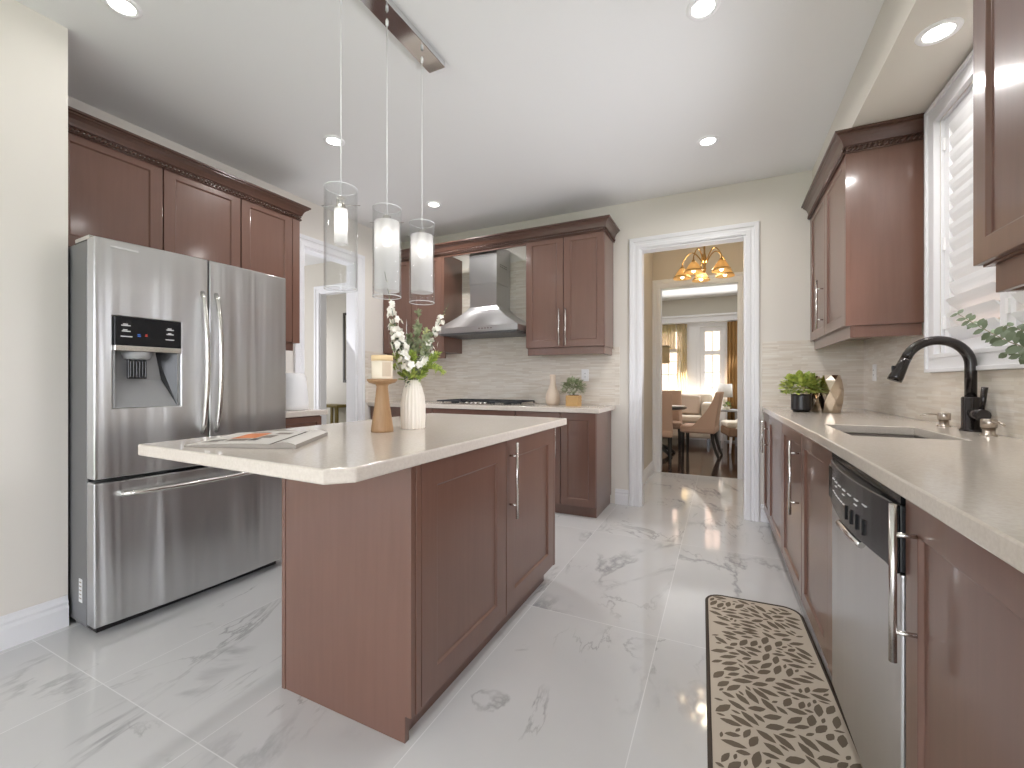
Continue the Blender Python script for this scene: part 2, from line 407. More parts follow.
    def sweep(s, prof, path, closed=False, caps=True, smooth=False):
        """profile (out, up) along a horizontal path [(x,y,z)], out = to the right of travel"""
        P = [Vector(p) for p in path]; n = len(P); m = len(prof); vs = []; fs = []
        for i in range(n):
            if closed: d0 = (P[i]-P[i-1]); d1 = (P[(i+1) % n]-P[i])
            else: d0 = P[i]-P[i-1] if i else P[1]-P[0]; d1 = P[i+1]-P[i] if i < n-1 else P[i]-P[i-1]
            n0 = Vector((d0.y, -d0.x, 0)).normalized(); n1 = Vector((d1.y, -d1.x, 0)).normalized()
            b = (n0+n1); b.normalize(); k = 1/max(.2, b.dot(n0))
            for o, u in prof: vs.append(P[i] + b*(o*k) + Vector((0, 0, u)))
        for i in range(n if closed else n-1):
            i2 = (i+1) % n
            for k in range(m):
                l = (k+1) % m; fs.append((i*m+k, i2*m+k, i2*m+l, i*m+l))
        b0 = len(s.v); s.add(vs, fs, smooth)
        if caps and not closed:
            s.f.append([b0+k for k in range(m)]); s.f.append([b0+(n-1)*m+k for k in range(m)][::-1]); s.mi += [s.m]*2; s.sm += [False]*2
    def leaf(s, c, d, up, l, w, fold=.15, curl=.15):
        c = Vector(c); d = Vector(d).normalized(); up = Vector(up)
        a = d.cross(up)
        if a.length < 1e-4: a = d.orthogonal()
        a.normalize(); u = a.cross(d).normalized()
        P = lambda x, y, z: c + d*(x*l) + a*(y*w) + u*(z*l)
        mid = [P(0, 0, 0), P(.35, 0, .02), P(.7, 0, -curl*.4), P(1, 0, -curl)]
        e = [(.12, .25), (.4, .5), (.72, .38)]
        Lf = [P(x, y, fold*y*.6 - curl*(x**2)*.6) for x, y in e]; Rt = [P(x, -y, fold*y*.6 - curl*(x**2)*.6) for x, y in e]
        s.add(mid + Lf + Rt, [(0,1,4),(1,5,4),(1,2,6,5),(2,3,6),(0,7,1),(1,7,8),(1,8,9,2),(2,9,3)], True)
    def build(s, name, mat, parent=None, bevel=0, seg=2, origin=None, local=False, merge=False, solidify=0, angle=35):
        me = bpy.data.meshes.new(name)
        vs = s.v
        if local: org = Vector((0, 0, 0))
        elif parent is not None: org = Vector(ORG[parent.name])
        elif origin is not None: org = Vector(origin)
        else:
            xs = [v.x for v in vs]; ys = [v.y for v in vs]; zs = [v.z for v in vs]
            org = Vector(((min(xs)+max(xs))/2, (min(ys)+max(ys))/2, min(zs)))
        me.from_pydata([tuple(v-org) for v in vs], [], s.f)
        mats = mat if isinstance(mat, (list, tuple)) else [mat]
        for k in mats: me.materials.append(M[k])
        for p, mi, sm in zip(me.polygons, s.mi, s.sm): p.material_index = mi; p.use_smooth = sm
        if merge:
            bm = bmesh.new(); bm.from_mesh(me); bmesh.ops.remove_doubles(bm, verts=bm.verts, dist=1e-5); bm.to_mesh(me); bm.free()
        me.update()
        o = bpy.data.objects.new(name, me); COL.objects.link(o)
        if parent is not None: o.parent = parent; ORG[o.name] = ORG[parent.name]
        else: o.location = org; ORG[o.name] = tuple(org)
        if solidify:
            md = o.modifiers.new('solid', 'SOLIDIFY'); md.thickness = solidify; md.offset = 0
        if bevel:
            md = o.modifiers.new('bevel', 'BEVEL'); md.width = bevel; md.segments = seg; md.limit_method = 'ANGLE'; md.angle_limit = radians(angle)
            md.harden_normals = False
        return o
ORG = {}
def thing(name, label, cat, loc=(0, 0, 0), rotz=0, group=None):
    o = bpy.data.objects.new(name, None); COL.objects.link(o); o.location = loc; o.rotation_euler = (0, 0, rotz)
    o.empty_display_size = .05
    ORG[o.name] = tuple(loc); tag(o, label, cat, group); return o
def tag(o, label, cat, group=None):
    o['label'] = label; o['category'] = cat
    if group: o['group'] = group
    return o
def struct(o): o['kind'] = 'structure'; return o
def copy_tree(o, parent=None):
    c = o.copy(); COL.objects.link(c)
    if parent is not None: c.parent = parent
    for ch in list(o.children): copy_tree(ch, c)
    return c
def face(d, x, y, z):
    """local x = along the front (viewer's left to right), -y = out of the front, z up"""
    a = {'-y': 0, '-x': -pi/2, '+x': pi/2, '+y': pi}[d]
    return Matrix.Translation((x, y, z)) @ Matrix.Rotation(a, 4, 'Z')
def one_box(name, mat, *b, **k):
    m = MB(); m.box(*b); return m.build(name, mat, **k)

# ------------------------------------------------------------------ setting
CEIL = 2.775; XL, XR, YB, XLN, YREAR = -3.38, .955, 4.04, -2.74, -3.2
def wall(name, mat, axis, pos, thick, us, vs, holes):
    """wall in plane axis=pos, thick goes away from the room; us along the wall, vs heights"""
    m = MB()
    if axis == 'x': m.T = Matrix(((0,0,1,0),(1,0,0,0),(0,1,0,0),(0,0,0,1)))
    else: m.T = Matrix(((1,0,0,0),(0,0,1,0),(0,1,0,0),(0,0,0,1)))
    w0, w1 = sorted((pos, pos+thick))
    m.grid(us, vs, w0, w1, lambda i, j: (i, j) in holes)
    if axis == 'y': m.f = [f[::-1] for f in m.f]
    return struct(m.build(name, mat, merge=True))

struct(one_box('floor', 'marble_tile', -7.4, 2.2, YREAR-.2, 5.71, -.06, 0))
struct(one_box('floor_dining', 'hardwood', -3.0, 2.4, 5.71, 9.4, -.06, -.001))
struct(one_box('ceiling', 'ceiling_paint', -7.4, 2.4, YREAR-.2, 9.4, CEIL, CEIL+.1))
wall('wall_left_near', 'wall_paint', 'x', XLN, -.64, [YREAR, .912], [0, CEIL], [])
wall('wall_left', 'wall_paint', 'x', XL, -.13, [.912, 2.675, 3.31, YB+.13], [0, 2.35, CEIL], [(1, 0)])
wall('wall_back', 'wall_paint', 'y', YB, .12, [XL, -.668, .178, 1.2], [0, 2.338, CEIL], [(1, 0)])
WY0, WY1, WZ0, WZ1 = 1.76, 2.80, 1.265, 2.40
wall('wall_right', 'wall_paint', 'x', XR, .16, [-.2, WY0, WY1, YB+.12], [0, WZ0, WZ1, CEIL], [(1, 1)])
wall('wall_right_breakfast', 'wall_paint', 'x', 2.0, .12, [YREAR, -2.4, -.9, -.2], [0, .75, 2.3, CEIL], [(1, 1)])
wall('wall_right_return', 'wall_paint', 'y', -.2, .12, [XR+.16, 2.12], [0, CEIL], [])
wall('wall_rear', 'wall_paint', 'y', YREAR, -.14, [-3.4, -2.6, .6, 2.12], [0, 2.35, CEIL], [(1, 0)])
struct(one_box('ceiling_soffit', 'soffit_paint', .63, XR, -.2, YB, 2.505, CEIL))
# servery and dining room behind the doorway
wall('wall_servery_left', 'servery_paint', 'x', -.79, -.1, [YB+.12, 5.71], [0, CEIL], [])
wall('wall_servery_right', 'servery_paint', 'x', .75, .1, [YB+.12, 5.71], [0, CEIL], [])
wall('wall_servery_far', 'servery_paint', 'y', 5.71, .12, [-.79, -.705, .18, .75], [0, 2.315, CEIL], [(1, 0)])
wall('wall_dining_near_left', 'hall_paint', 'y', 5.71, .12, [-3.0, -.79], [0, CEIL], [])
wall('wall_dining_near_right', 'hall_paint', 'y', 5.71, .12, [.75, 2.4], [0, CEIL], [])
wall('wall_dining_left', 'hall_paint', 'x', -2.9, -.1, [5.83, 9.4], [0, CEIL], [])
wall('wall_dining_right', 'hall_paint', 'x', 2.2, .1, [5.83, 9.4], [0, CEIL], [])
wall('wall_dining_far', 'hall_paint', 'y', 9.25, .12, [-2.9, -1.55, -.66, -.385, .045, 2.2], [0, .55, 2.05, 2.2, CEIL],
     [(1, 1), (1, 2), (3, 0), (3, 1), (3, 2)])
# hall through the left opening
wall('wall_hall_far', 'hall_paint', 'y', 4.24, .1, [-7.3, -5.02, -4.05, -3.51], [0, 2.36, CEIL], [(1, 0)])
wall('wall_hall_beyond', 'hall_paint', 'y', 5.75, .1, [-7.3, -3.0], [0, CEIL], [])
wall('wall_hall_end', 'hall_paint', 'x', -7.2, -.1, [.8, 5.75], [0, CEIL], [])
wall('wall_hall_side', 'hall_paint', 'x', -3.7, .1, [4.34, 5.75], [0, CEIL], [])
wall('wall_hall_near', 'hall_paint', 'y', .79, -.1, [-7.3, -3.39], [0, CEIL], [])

BASEP = [(0, 0), (.016, 0), (.016, .085), (.010, .10), (.012, .112), (.006, .125), (.004, .138), (0, .14)]
def skirting(name, path):
    m = MB(); m.sweep(BASEP, path); return struct(m.build(name, 'white_trim'))
skirting('baseboard_left', [(XLN, YREAR, 0), (XLN, .910, 0)])
skirting('baseboard_back_gap', [(-.892, YB, 0), (-.770, YB, 0)])
skirting('baseboard_back_right', [(.28, YB, 0), (.40, YB, 0)])
skirting('baseboard_servery_left', [(-.79, YB+.13, 0), (-.79, 5.70, 0)])
skirting('baseboard_servery_far', [(.28, 5.71, 0), (.74, 5.71, 0)])

CASP = [(0, 0), (0, .014), (.006, .017), (.03, .017), (.036, .012), (.056, .014), (.062, .022), (.088, .024), (.095, .020), (.095, 0)]
def casing(name, M4, w, h, z0=0.0, prof=CASP):
    """U-shaped casing round an opening of width w, height h; local x along wall, -y into the room"""
    m = MB(); m.T = M4
    path = [(0, z0), (0, h), (w, h), (w, z0)]; k = len(prof); vs = []; fs = []
    for i, (px, pz) in enumerate(path):
        sx = -1 if i in (0, 1) else 1; sz = 1 if i in (1, 2) else 0
        for o, t in prof: vs.append((px + sx*o, -t, pz + sz*o))
    for i in range(3):
        for a in range(k-1): fs.append((i*k+a, i*k+a+1, (i+1)*k+a+1, (i+1)*k+a))
    m.add(vs, fs, False); m.f = m.f
    m.f.append(list(range(k))); m.f.append(list(range(3*k, 4*k))[::-1]); m.mi += [0, 0]; m.sm += [False]*2
    return struct(m.build(name, 'white_trim'))
def jamb(name, M4, w, h, depth):
    m = MB(); m.T = M4
    m.box(0, .015, 0, depth, 0, h); m.box(w-.015, w, 0, depth, 0, h); m.box(.015, w-.015, 0, depth, h-.015, h)
    return struct(m.build(name, 'white_trim'))
casing('trim_doorway', face('-y', -.668, YB, 0), .846, 2.338)
jamb('trim_doorway_jamb', face('-y', -.668, YB, 0), .846, 2.338, .12)
casing('trim_dining_doorway', face('-y', -.705, 5.71, 0), .885, 2.315)
jamb('trim_dining_jamb', face('-y', -.705, 5.71, 0), .885, 2.315, .12)
casing('trim_hall_opening', face('+x', XL, 2.675, 0), .635, 2.35)
jamb('trim_hall_jamb', face('+x', XL, 2.675, 0), .635, 2.35, .13)
casing('trim_hall_far', face('-y', -5.02, 4.24, 0), .97, 2.36)
jamb('trim_hall_far_jamb', face('-y', -5.02, 4.24, 0), .97, 2.36, .1)
# tiled splashback
def tile(name, *b): return struct(one_box(name, 'mosaic_tile', *b))
tile('wall_tile_back', -3.38, -.852, YB-.009, YB, .915, 1.455)
tile('wall_tile_hood', -2.561, -1.646, YB-.009, YB, 1.455, 2.37)
tile('wall_tile_corner', .292, XR, YB-.009, YB, .93, 1.455)
m = MB(); m.T = Matrix(((0,0,1,0),(1,0,0,0),(0,1,0,0),(0,0,0,1)))
m.grid([-.2, 1.66, 2.89, YB-.009], [.93, 1.175, 1.455], XR-.009, XR, lambda i, j: (i, j) == (1, 1))
struct(m.build('wall_tile_right', 'mosaic_tile', merge=True))
tile('wall_tile_left', XL, XL+.009, 3.42, YB-.009, .915, 1.455)

# ------------------------------------------------------------------ cabinet builders
def cab_door(parent, M4, w, h, handle=None, t=.021, rail=.062, mat='brown_wood', label=None, name='door', hlen=.33):
    """shaker door; local origin lower left, front face at y=-t"""
    m = MB(); m.T = M4; g = .0028
    x0, x1, z0, z1 = g, w-g, g, h-g; a, r = rail, .009
    o = [(x0, z0), (x1, z0), (x1, z1), (x0, z1)]
    i1 = [(x0+a, z0+a), (x1-a, z0+a), (x1-a, z1-a), (x0+a, z1-a)]
    i2 = [(x0+a+.006, z0+a+.006), (x1-a-.006, z0+a+.006), (x1-a-.006, z1-a-.006), (x0+a+.006, z1-a-.006)]
    vs = [(x, 0, z) for x, z in o] + [(x, -t, z) for x, z in o] + [(x, -t, z) for x, z in i1] + [(x, -t+r, z) for x, z in i2]
    fs = [(3, 2, 1, 0)]
    for k in range(4):
        l = (k+1) % 4
        fs += [(k, l, 4+l, 4+k), (4+k, 4+l, 8+l, 8+k), (8+k, 8+l, 12+l, 12+k)]
    fs.append((12, 13, 14, 15))
    m.add(vs, fs, False)
    d = m.build(name, mat, parent, bevel=.0018, seg=2)
    if label: d['label'] = label
    if handle:
        hx, hz = handle; bar_handle(d, M4 @ Matrix.Translation((hx, -t, hz)), hlen)
    return d
def bar_handle(parent, M4, ln, horizontal=False):
    m = MB(); m.T = M4 @ (Matrix.Rotation(pi/2, 4, 'Y') if horizontal else Matrix.Identity(4))
    m.cyl((0, -.037, 0), (0, -.037, ln), .0068, 12)
    for q in (.06, ln-.06): m.cyl((0, 0, q), (0, -.036, q), .0045, 10)
    h = m.build('handle', 'nickel', parent); h['label'] = 'brushed nickel bar handle'; return h
CROWN = [(0, 0), (.006, 0), (.006, .008), (.012, .010), (.015, .022), (.024, .042), (.038, .056), (.046, .060), (.046, .068), (.058, .070), (.058, .082), (0, .082)]
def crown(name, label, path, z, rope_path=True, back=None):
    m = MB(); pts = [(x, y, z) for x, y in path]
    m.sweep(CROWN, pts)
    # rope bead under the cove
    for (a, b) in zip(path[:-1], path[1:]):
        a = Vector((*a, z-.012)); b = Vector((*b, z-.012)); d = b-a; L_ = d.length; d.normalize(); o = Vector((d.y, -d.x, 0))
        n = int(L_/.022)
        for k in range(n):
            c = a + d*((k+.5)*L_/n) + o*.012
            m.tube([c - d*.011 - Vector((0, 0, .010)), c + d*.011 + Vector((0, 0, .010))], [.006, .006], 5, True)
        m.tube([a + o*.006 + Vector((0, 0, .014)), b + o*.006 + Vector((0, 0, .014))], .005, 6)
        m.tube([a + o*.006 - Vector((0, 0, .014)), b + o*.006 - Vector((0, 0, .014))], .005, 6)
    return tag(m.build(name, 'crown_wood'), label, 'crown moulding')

# ------------------------------------------------------------------ island
isl = thing('island_cabinet', 'dark brown wooden island cabinet with two doors, standing on the marble floor', 'cabinet', (-1.17, 1.7, 0))
XI = -.862; Y0i, Y1i = 1.07, 2.345
m = MB(); m.T = Matrix(((1,0,0,0),(0,0,1,0),(0,1,0,0),(0,0,0,1)))
m.prism([(-1.445, 0), (-.890, 0), (-.890, .085), (XI-.004, .085), (XI-.004, .875), (-1.445, .875)], Y0i, Y0i+.02)
m.build('side_panel', 'brown_wood', isl, bevel=.0015)
one_box('corner_post', 'brown_edge', -1.463, -1.445, Y0i-.003, Y0i+.05, 0, .875, parent=isl, bevel=.002)
one_box('carcass', 'brown_wood', -1.445, -.885, Y0i+.02, Y1i, .085, .875, parent=isl)
one_box('toe_kick', 'brown_wood', -1.40, -.912, Y0i+.02, Y1i-.05, 0, .085, parent=isl)
for a_, b_ in ((Y0i+.0205, Y0i+.045), (Y1i-.02, Y1i)):
    one_box('stile', 'brown_edge', -.8848, XI, a_, b_, .085, .875, parent=isl, bevel=.001)
yd = Y0i+.045; wd = (Y1i-.02-yd)/2
cab_door(isl, face('+x', XI-.021, yd, .088), wd, .785, rail=.085)
cab_door(isl, face('+x', XI-.021, yd+wd, .088), wd, .785, handle=(.035, .43), rail=.085, hlen=.34)
# worktop with clipped corners
ic = MB(); x0, x1, y0, y1 = -1.822, -.83, .755, 2.47; k = .055
ic.prism([(x0, y0+.028), (x1-k, y0), (x1, y0+k), (x1, y1-.01), (x1-.01, y1), (x0+.01, y1), (x0, y1-.01)], .8752, .915)
tag(ic.build('island_countertop', 'quartz', bevel=.006, seg=3), 'thick cream quartz worktop overhanging the island cabinet', 'countertop')

# ------------------------------------------------------------------ refrigerator
FR = thing('refrigerator', 'large stainless steel french door refrigerator with water dispenser', 'refrigerator', (-2.475, .905, 0), radians(-2.5))
def FM(): m = MB(); m.T = Matrix.Rotation(pi/2, 4, 'Z'); return m      # local x = width, -y = out
W = .905
def bow(mm, amp=.022):                                                # gentle outward curve of the front over the whole width
    for v in mm.v:
        y = v.y; q = (2*y/W-1)
        if v.x > -.02: v.x += amp*(1-q*q) - amp*.0
m = FM(); m.box(.004, W-.004, .085, .74, .03, 1.765); m.build('body', 'steel_side', FR, local=True, bevel=.004)
for a_, b_ in ((.0, .09), (W-.09, W)):
    m = FM(); m.box(a_, b_, .05, .20, 1.766, 1.784); m.build('hinge_cap', 'nickel', FR, local=True, bevel=.003)
m = FM(); m.box(.03, W-.03, .06, .4, 0.0, .035); m.build('toe_grille', 'flat_black', FR, local=True)
D0, D1, DZ0, DZ1 = .065, .325, 1.012, 1.428
def bowed(x0, x1, z0, z1, hole=None):
    m = FM(); nn = 14
    us = [x0+(x1-x0)*i/nn for i in range(nn+1)]; vs = [z0, z1]
    if hole:
        us = sorted(set([u for u in us if all(abs(u-h) > .012 for h in hole[:2]) or u in (x0, x1)] + list(hole[:2]))); vs = [z0, hole[2], hole[3], z1]
        i0, i1 = us.index(hole[0]), us.index(hole[1])
    R = m.T
    m.T = R @ Matrix(((1,0,0,0),(0,0,1,0),(0,1,0,0),(0,0,0,1)))
    m.grid(us, vs, 0.0, .075, (lambda i, j: j == 1 and i0 <= i < i1) if hole else (lambda i, j: False))
    m.f = [f[::-1] for f in m.f]
    bow(m); return m
fd = bowed(0.002, W/2-.003, .697, 1.772, (D0, D1, DZ0, DZ1)).build('door', 'fridge_steel', FR, local=True, merge=True, bevel=.006, seg=3, angle=50)
fd2 = bowed(W/2+.003, W-.002, .697, 1.772).build('door', 'fridge_steel', FR, local=True, merge=True, bevel=.006, seg=3, angle=50)
dr = bowed(.002, W-.002, .045, .682).build('freezer_drawer', 'fridge_steel', FR, local=True, merge=True, bevel=.006, seg=3, angle=50)
m = FM(); m.box(.01, W-.01, .0755, .0848, .04, 1.765); m.build('door_gasket', 'flat_black', FR, local=True)
def handle_arc(m, a, b, out, r, n=16):
    a = Vector(a); b = Vector(b); pts = []
    for i in range(n+1):
        t = i/n; p = a.lerp(b, t); p = p + Vector((0, -out*(sin(pi*t)**.55), 0)); pts.append(p)
    m.tube(pts, r, 10)
m = FM(); handle_arc(m, (W/2-.030, -.018, .865), (W/2-.030, -.018, 1.60), .055, .0115); m.build('handle', 'nickel', fd, local=True)
m = FM(); handle_arc(m, (W/2+.036, -.018, .865), (W/2+.036, -.018, 1.60), .055, .0115); m.build('handle', 'nickel', fd2, local=True)
m = FM(); n = 18; pts = []
for i in range(n+1):
    t = i/n; x = .09+t*(W-.18); q = 2*x/W-1; pts.append((x, -.022*(1-q*q)-.012-.040*(sin(pi*t)**.5), .622))
m.tube(pts, .012, 10)
m.build('handle', 'nickel', dr, local=True)
# dispenser
dm = FM(); dm.grid([0, 1], [0, 1], 0, 0, lambda i, j: True)
yb = .062
dm.m = 0
dm.box(D0, D1, yb, yb+.012, DZ0, 1.285)                       # back of the niche
dm.box(D0, D0+.008, -.004, yb, DZ0, 1.285); dm.box(D1-.012, D1, -.010, yb, DZ0, 1.285)
dm.add([(D0+.008, -.006, DZ0), (D1-.012, -.012, DZ0), (D1-.05, yb, DZ0+.13), (D0+.008, yb, DZ0+.13), (D0+.008, yb, DZ0), (D1-.05, yb, DZ0)], [(0, 1, 2, 3), (0, 4, 5, 1)])
dm.m = 1
dm.add([(D1-.012, -.012, DZ0), (D1-.012, yb, DZ0), (D1-.05, yb, DZ0+.13), (D1-.075, yb, 1.285), (D1-.012, -.010, 1.285)], [(0, 1, 2, 3), (0, 3, 4)])
disp = dm.build('dispenser', ['grey_plastic', 'dark_plastic'], fd, local=True)
m = FM(); m.box(D0, D1, -.024, yb, 1.297, DZ1); m.build('control_panel', 'gloss_black', disp, local=True, bevel=.002)
m = FM(); m.box(D0, D1, -.026, .03, 1.272, 1.297); m.build('trim_strip', 'nickel', disp, local=True, bevel=.002)
m = FM(); m.lathe([(.058, 0), (.05, -.03), (.046, -.034)][::-1], (.165, .028, 1.27), 20); m.build('nozzle', 'grey_plastic', disp, local=True)
m = FM(); m.box(.126, .200, .016, .030, 1.145, 1.236)
for kx in range(6): m.box(.132+kx*.0115, .139+kx*.0115, .010, .017, 1.152, 1.23)
m.build('paddle', 'dark_plastic', disp, local=True, bevel=.004)
for mat, bits in (('label_white', [(.088, 1.388, .034), (.094, 1.394, .018), (.090, 1.362, .032), (.094, 1.368, .016), (.086, 1.338, .042), (.262, 1.384, .030), (.267, 1.390, .016), (.262, 1.362, .030), (.268, 1.367, .014), (.258, 1.336, .036)]),
                  ('label_blue', [(.148, 1.343, .012), (.148, 1.350, .010)]), ('label_red', [(.176, 1.346, .010), (.178, 1.352, .007)])):
    for x, z, w in bits:
        m = FM(); m.box(x, x+w, -.0252, -.023, z-.0022, z+.0022); m.build('lettering', mat, disp, local=True)
m = FM(); m.box(.055, .155, -.0135, -.010, 1.735, 1.742); 
m.build('badge', 'label_white', fd, local=True)
m = FM(); m.box(.0025, .005, .13, .165, .13, .235); rl = m.build('rating_label', 'label_white', FR, local=True)
m = FM()
for k2 in range(5): m.box(.0018, .003, .136, .158, .145+k2*.018, .151+k2*.018)
m.build('label_print', 'print_grey', rl, local=True)

# ------------------------------------------------------------------ cabinets on the left wall
XC = -3.05
def upper_unit(label, d, x, y, w, zb, zt, depth, doors, name='wall_cabinet', rail=True, handles=None, frame=0):
    """doors = list of widths (from viewer's left); origin lower left of the front"""
    M4 = face(d, x, y, 0)
    c = M4 @ Vector((w/2, depth/2, zb)); t = thing(name, label, 'cabinet', tuple(c))
    mm = MB(); mm.T = M4; mm.box(0, w, .0, depth, zb, zt); mm.build('carcass', 'brown_wood', t, bevel=.001)
    xx = 0
    for k, dw in enumerate(doors):
        h = handles[k] if handles else None
        cab_door(t, M4 @ Matrix.Translation((xx, 0, zb+.002)), dw, zt-zb-.004, handle=h)
        xx += dw
    return t, M4
t, M4 = upper_unit('brown single door wall cabinet high above the left half of the refrigerator', '+x', XC-.021, .955, .485, 1.83, 2.453, XC-.021-XL-.002, [.485])
t, M4 = upper_unit('brown single door wall cabinet high above the right half of the refrigerator', '+x', XC-.021, 1.442, .47, 1.83, 2.453, XC-.021-XL-.002, [.47])
t, M4 = upper_unit('tall brown wall cabinet hanging above the small counter beside the refrigerator', '+x', XC-.021, 1.914, .470, 1.44, 2.453, XC-.021-XL-.002, [.405])
mm = MB(); mm.T = M4; mm.box(.407, .470, -.021, .0, 1.44, 2.453); mm.build('filler_stile', 'brown_edge', t, bevel=.001)
mm = MB(); mm.T = M4; mm.box(.01, .44, .02, .04, 1.38, 1.4398); mm.build('light_rail', 'brown_wood', t)
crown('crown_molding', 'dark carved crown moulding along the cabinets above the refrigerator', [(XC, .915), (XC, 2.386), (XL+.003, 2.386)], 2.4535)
# small base unit, its worktop and the white vessel
t = thing('base_cabinet', 'narrow dark brown base cabinet between the refrigerator and the hall opening', 'cabinet', (-3.08, 2.13, 0))
one_box('carcass', 'brown_wood', XL+.002, -2.82, 1.90, 2.385, .09, .875, parent=t, bevel=.001)
one_box('toe_kick', 'brown_wood', XL+.002, -2.88, 1.90, 2.36, 0, .09, parent=t)
cab_door(t, face('+x', -2.82, 1.90, .70), .484, .17, rail=.04, name='drawer')
cab_door(t, face('+x', -2.82, 1.90, .095), .484, .60)
lc = one_box('small_countertop', 'quartz', XL+.002, -2.775, 1.89, 2.425, .8752, .915, bevel=.005)
tag(lc, 'small cream worktop beside the refrigerator under the tall wall cabinet', 'countertop')
m = MB(); m.lathe([(.100, 0), (.113, .004), (.112, .05), (.105, .14), (.097, .23), (.088, .27), (.07, .283), (.02, .286)], (-2.99, 2.275, .9152), 32)
tag(m.build('vessel', 'white_plastic'), 'white rounded vessel on the small counter beside the refrigerator', 'vessel')

# ------------------------------------------------------------------ back wall: uppers, hood, base units
YF = 3.704
t, M4 = upper_unit('brown wall cabinet left of the range hood, behind the pendant lights', '-y', XL+.012, YF, .806, 1.44, 2.453, YB-.010-YF, [.392, .392], handles=[(.357, .02), None])
mm = MB(); mm.T = M4; mm.box(.786, .806, -.021, 0, 1.44, 2.453); mm.build('filler_stile', 'brown_edge', t)
mm = MB(); mm.T = M4; mm.box(.02, .79, .02, .04, 1.375, 1.4398); mm.build('light_rail', 'brown_wood', t)
t, M4 = upper_unit('brown two door wall cabinet between the range hood and the doorway', '-y', -1.645, YF, .738, 1.44, 2.453, YB-.010-YF, [.369, .369], handles=[(.338, .012), (.031, .012)])
mm = MB(); mm.T = M4; mm.box(.01, .732, .005, .025, 1.375, 1.4398); mm.box(.712, .732, .025, .30, 1.375, 1.4398); mm.build('light_rail', 'brown_wood', t, bevel=.002)
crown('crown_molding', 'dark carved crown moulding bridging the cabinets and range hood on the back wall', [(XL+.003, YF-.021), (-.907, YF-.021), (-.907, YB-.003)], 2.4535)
tag(one_box('hood_valance', 'brown_wood', -2.561, -1.646, YF-.019, YF, 2.405, 2.4535, bevel=.001), 'thin brown wooden valance spanning above the range hood chimney', 'valance')

H = thing('range_hood', 'stainless steel chimney range hood on the tiled back wall', 'range hood', (-2.09, 3.8, 1.58))
hx0, hx1, hy0, hy1 = -2.548, -1.658, 3.53, YB-.0095
cx0, cx1, cy0 = -2.285, -1.975, 3.73
m = MB(); m.box(hx0, hx1, hy0, hy1, 1.605, 1.66); m.build('rim', 'hood_steel', H, bevel=.002)
m = MB()
b = [(hx0+.003, hy0+.003), (hx1-.003, hy0+.003), (hx1-.003, hy1), (hx0+.003, hy1)]; tt = [(cx0, cy0), (cx1, cy0), (cx1, hy1), (cx0, hy1)]
rings = []
for i in range(7):
    q = i/6; e = 1-(1-q)**1.28; zz = 1.6602+.215*q
    rings.append([(b[j][0]+(tt[j][0]-b[j][0])*e, b[j][1]+(tt[j][1]-b[j][1])*e, zz) for j in range(4)])
vs = [v for r_ in rings for v in r_]; fs = []
for i in range(6):
    for j in range(4): l = (j+1) % 4; fs.append((i*4+j, i*4+l, (i+1)*4+l, (i+1)*4+j))
m.add(vs, fs, False); m.build('canopy', 'hood_steel', H)
ch = MB(); ch.box(cx0+.004, cx1-.004, cy0+.004, hy1, 1.8752, 2.10); ch.box(cx0, cx1, cy0, hy1, 2.10, 2.48)
cho = ch.build('chimney', 'hood_steel', H, bevel=.001)
m = MB()
for i in range(4): m.box(cx1-.0005, cx1+.001, 3.80+i*.04, 3.825+i*.04, 2.27, 2.276); m.box(cx1-.0005, cx1+.001, 3.80+i*.04, 3.825+i*.04, 2.29, 2.296)
m.build('vent_slot', 'flat_black', cho)
m = MB(); m.box(hx0+.02, hx1-.02, hy0+.02, hy1-.03, 1.594, 1.6052)
for i in range(26): m.box(hx0+.03+i*.032, hx0+.052+i*.032, hy0+.03, hy1-.05, 1.588, 1.595)
m.build('grease_filter', 'steel_side', H)
for i in range(5):
    m = MB(); m.T = Matrix.Translation((-2.055+i*.032, hy0, 1.634)) @ Matrix.Rotation(pi/2, 4, 'X'); m.lathe([(.007, 0), (.0065, .004)], n=12)
    m.build('button', 'chrome', H)
# base cabinets on the back wall
YL = 3.49
def base_unit(label, x, w, doors, handles=None, drawer=False, end=False):
    t = thing('base_cabinet', label, 'cabinet', (x+w/2, 3.76, 0))
    one_box('carcass', 'brown_wood', x, x+w, YL+.021, YB-.010, .085, .875, parent=t, bevel=.001)
    one_box('toe_kick', 'brown_wood', x, x+w-(.01 if end else 0), YL+.05, YB-.010, 0, .085, parent=t)
    xx = x
    if drawer: cab_door(t, face('-y', x, YL+.021, .72), w, .152, rail=.04, name='drawer_front')
    for k, dw in enumerate(doors):
        cab_door(t, face('-y', xx, YL+.021, .09), dw, .785 if not drawer else .625, handle=handles[k] if handles else None, rail=.06)
        xx += dw
    return t
base_unit('brown base cabinet in the back left corner behind the candle holder', XL+.012, .80, [.40, .40])
base_unit('wide brown base cabinet below the gas cooktop', -2.566, .905, [.4525, .4525], drawer=True)
base_unit('brown two door base cabinet at the end of the back counter by the doorway', -1.659, .731, [.4225, .3085], handles=[(.39, .40), None], end=True)
ctb = MB(); ctb.prism([(XL+.01, YB-.0095), (XL+.01, 3.455), (-.898, 3.455), (-.893, 3.46), (-.893, YB-.0095)], .8752, .915)
tag(ctb.build('back_countertop', 'quartz', bevel=.005, seg=3), 'long cream quartz worktop along the back wall holding the cooktop', 'countertop')

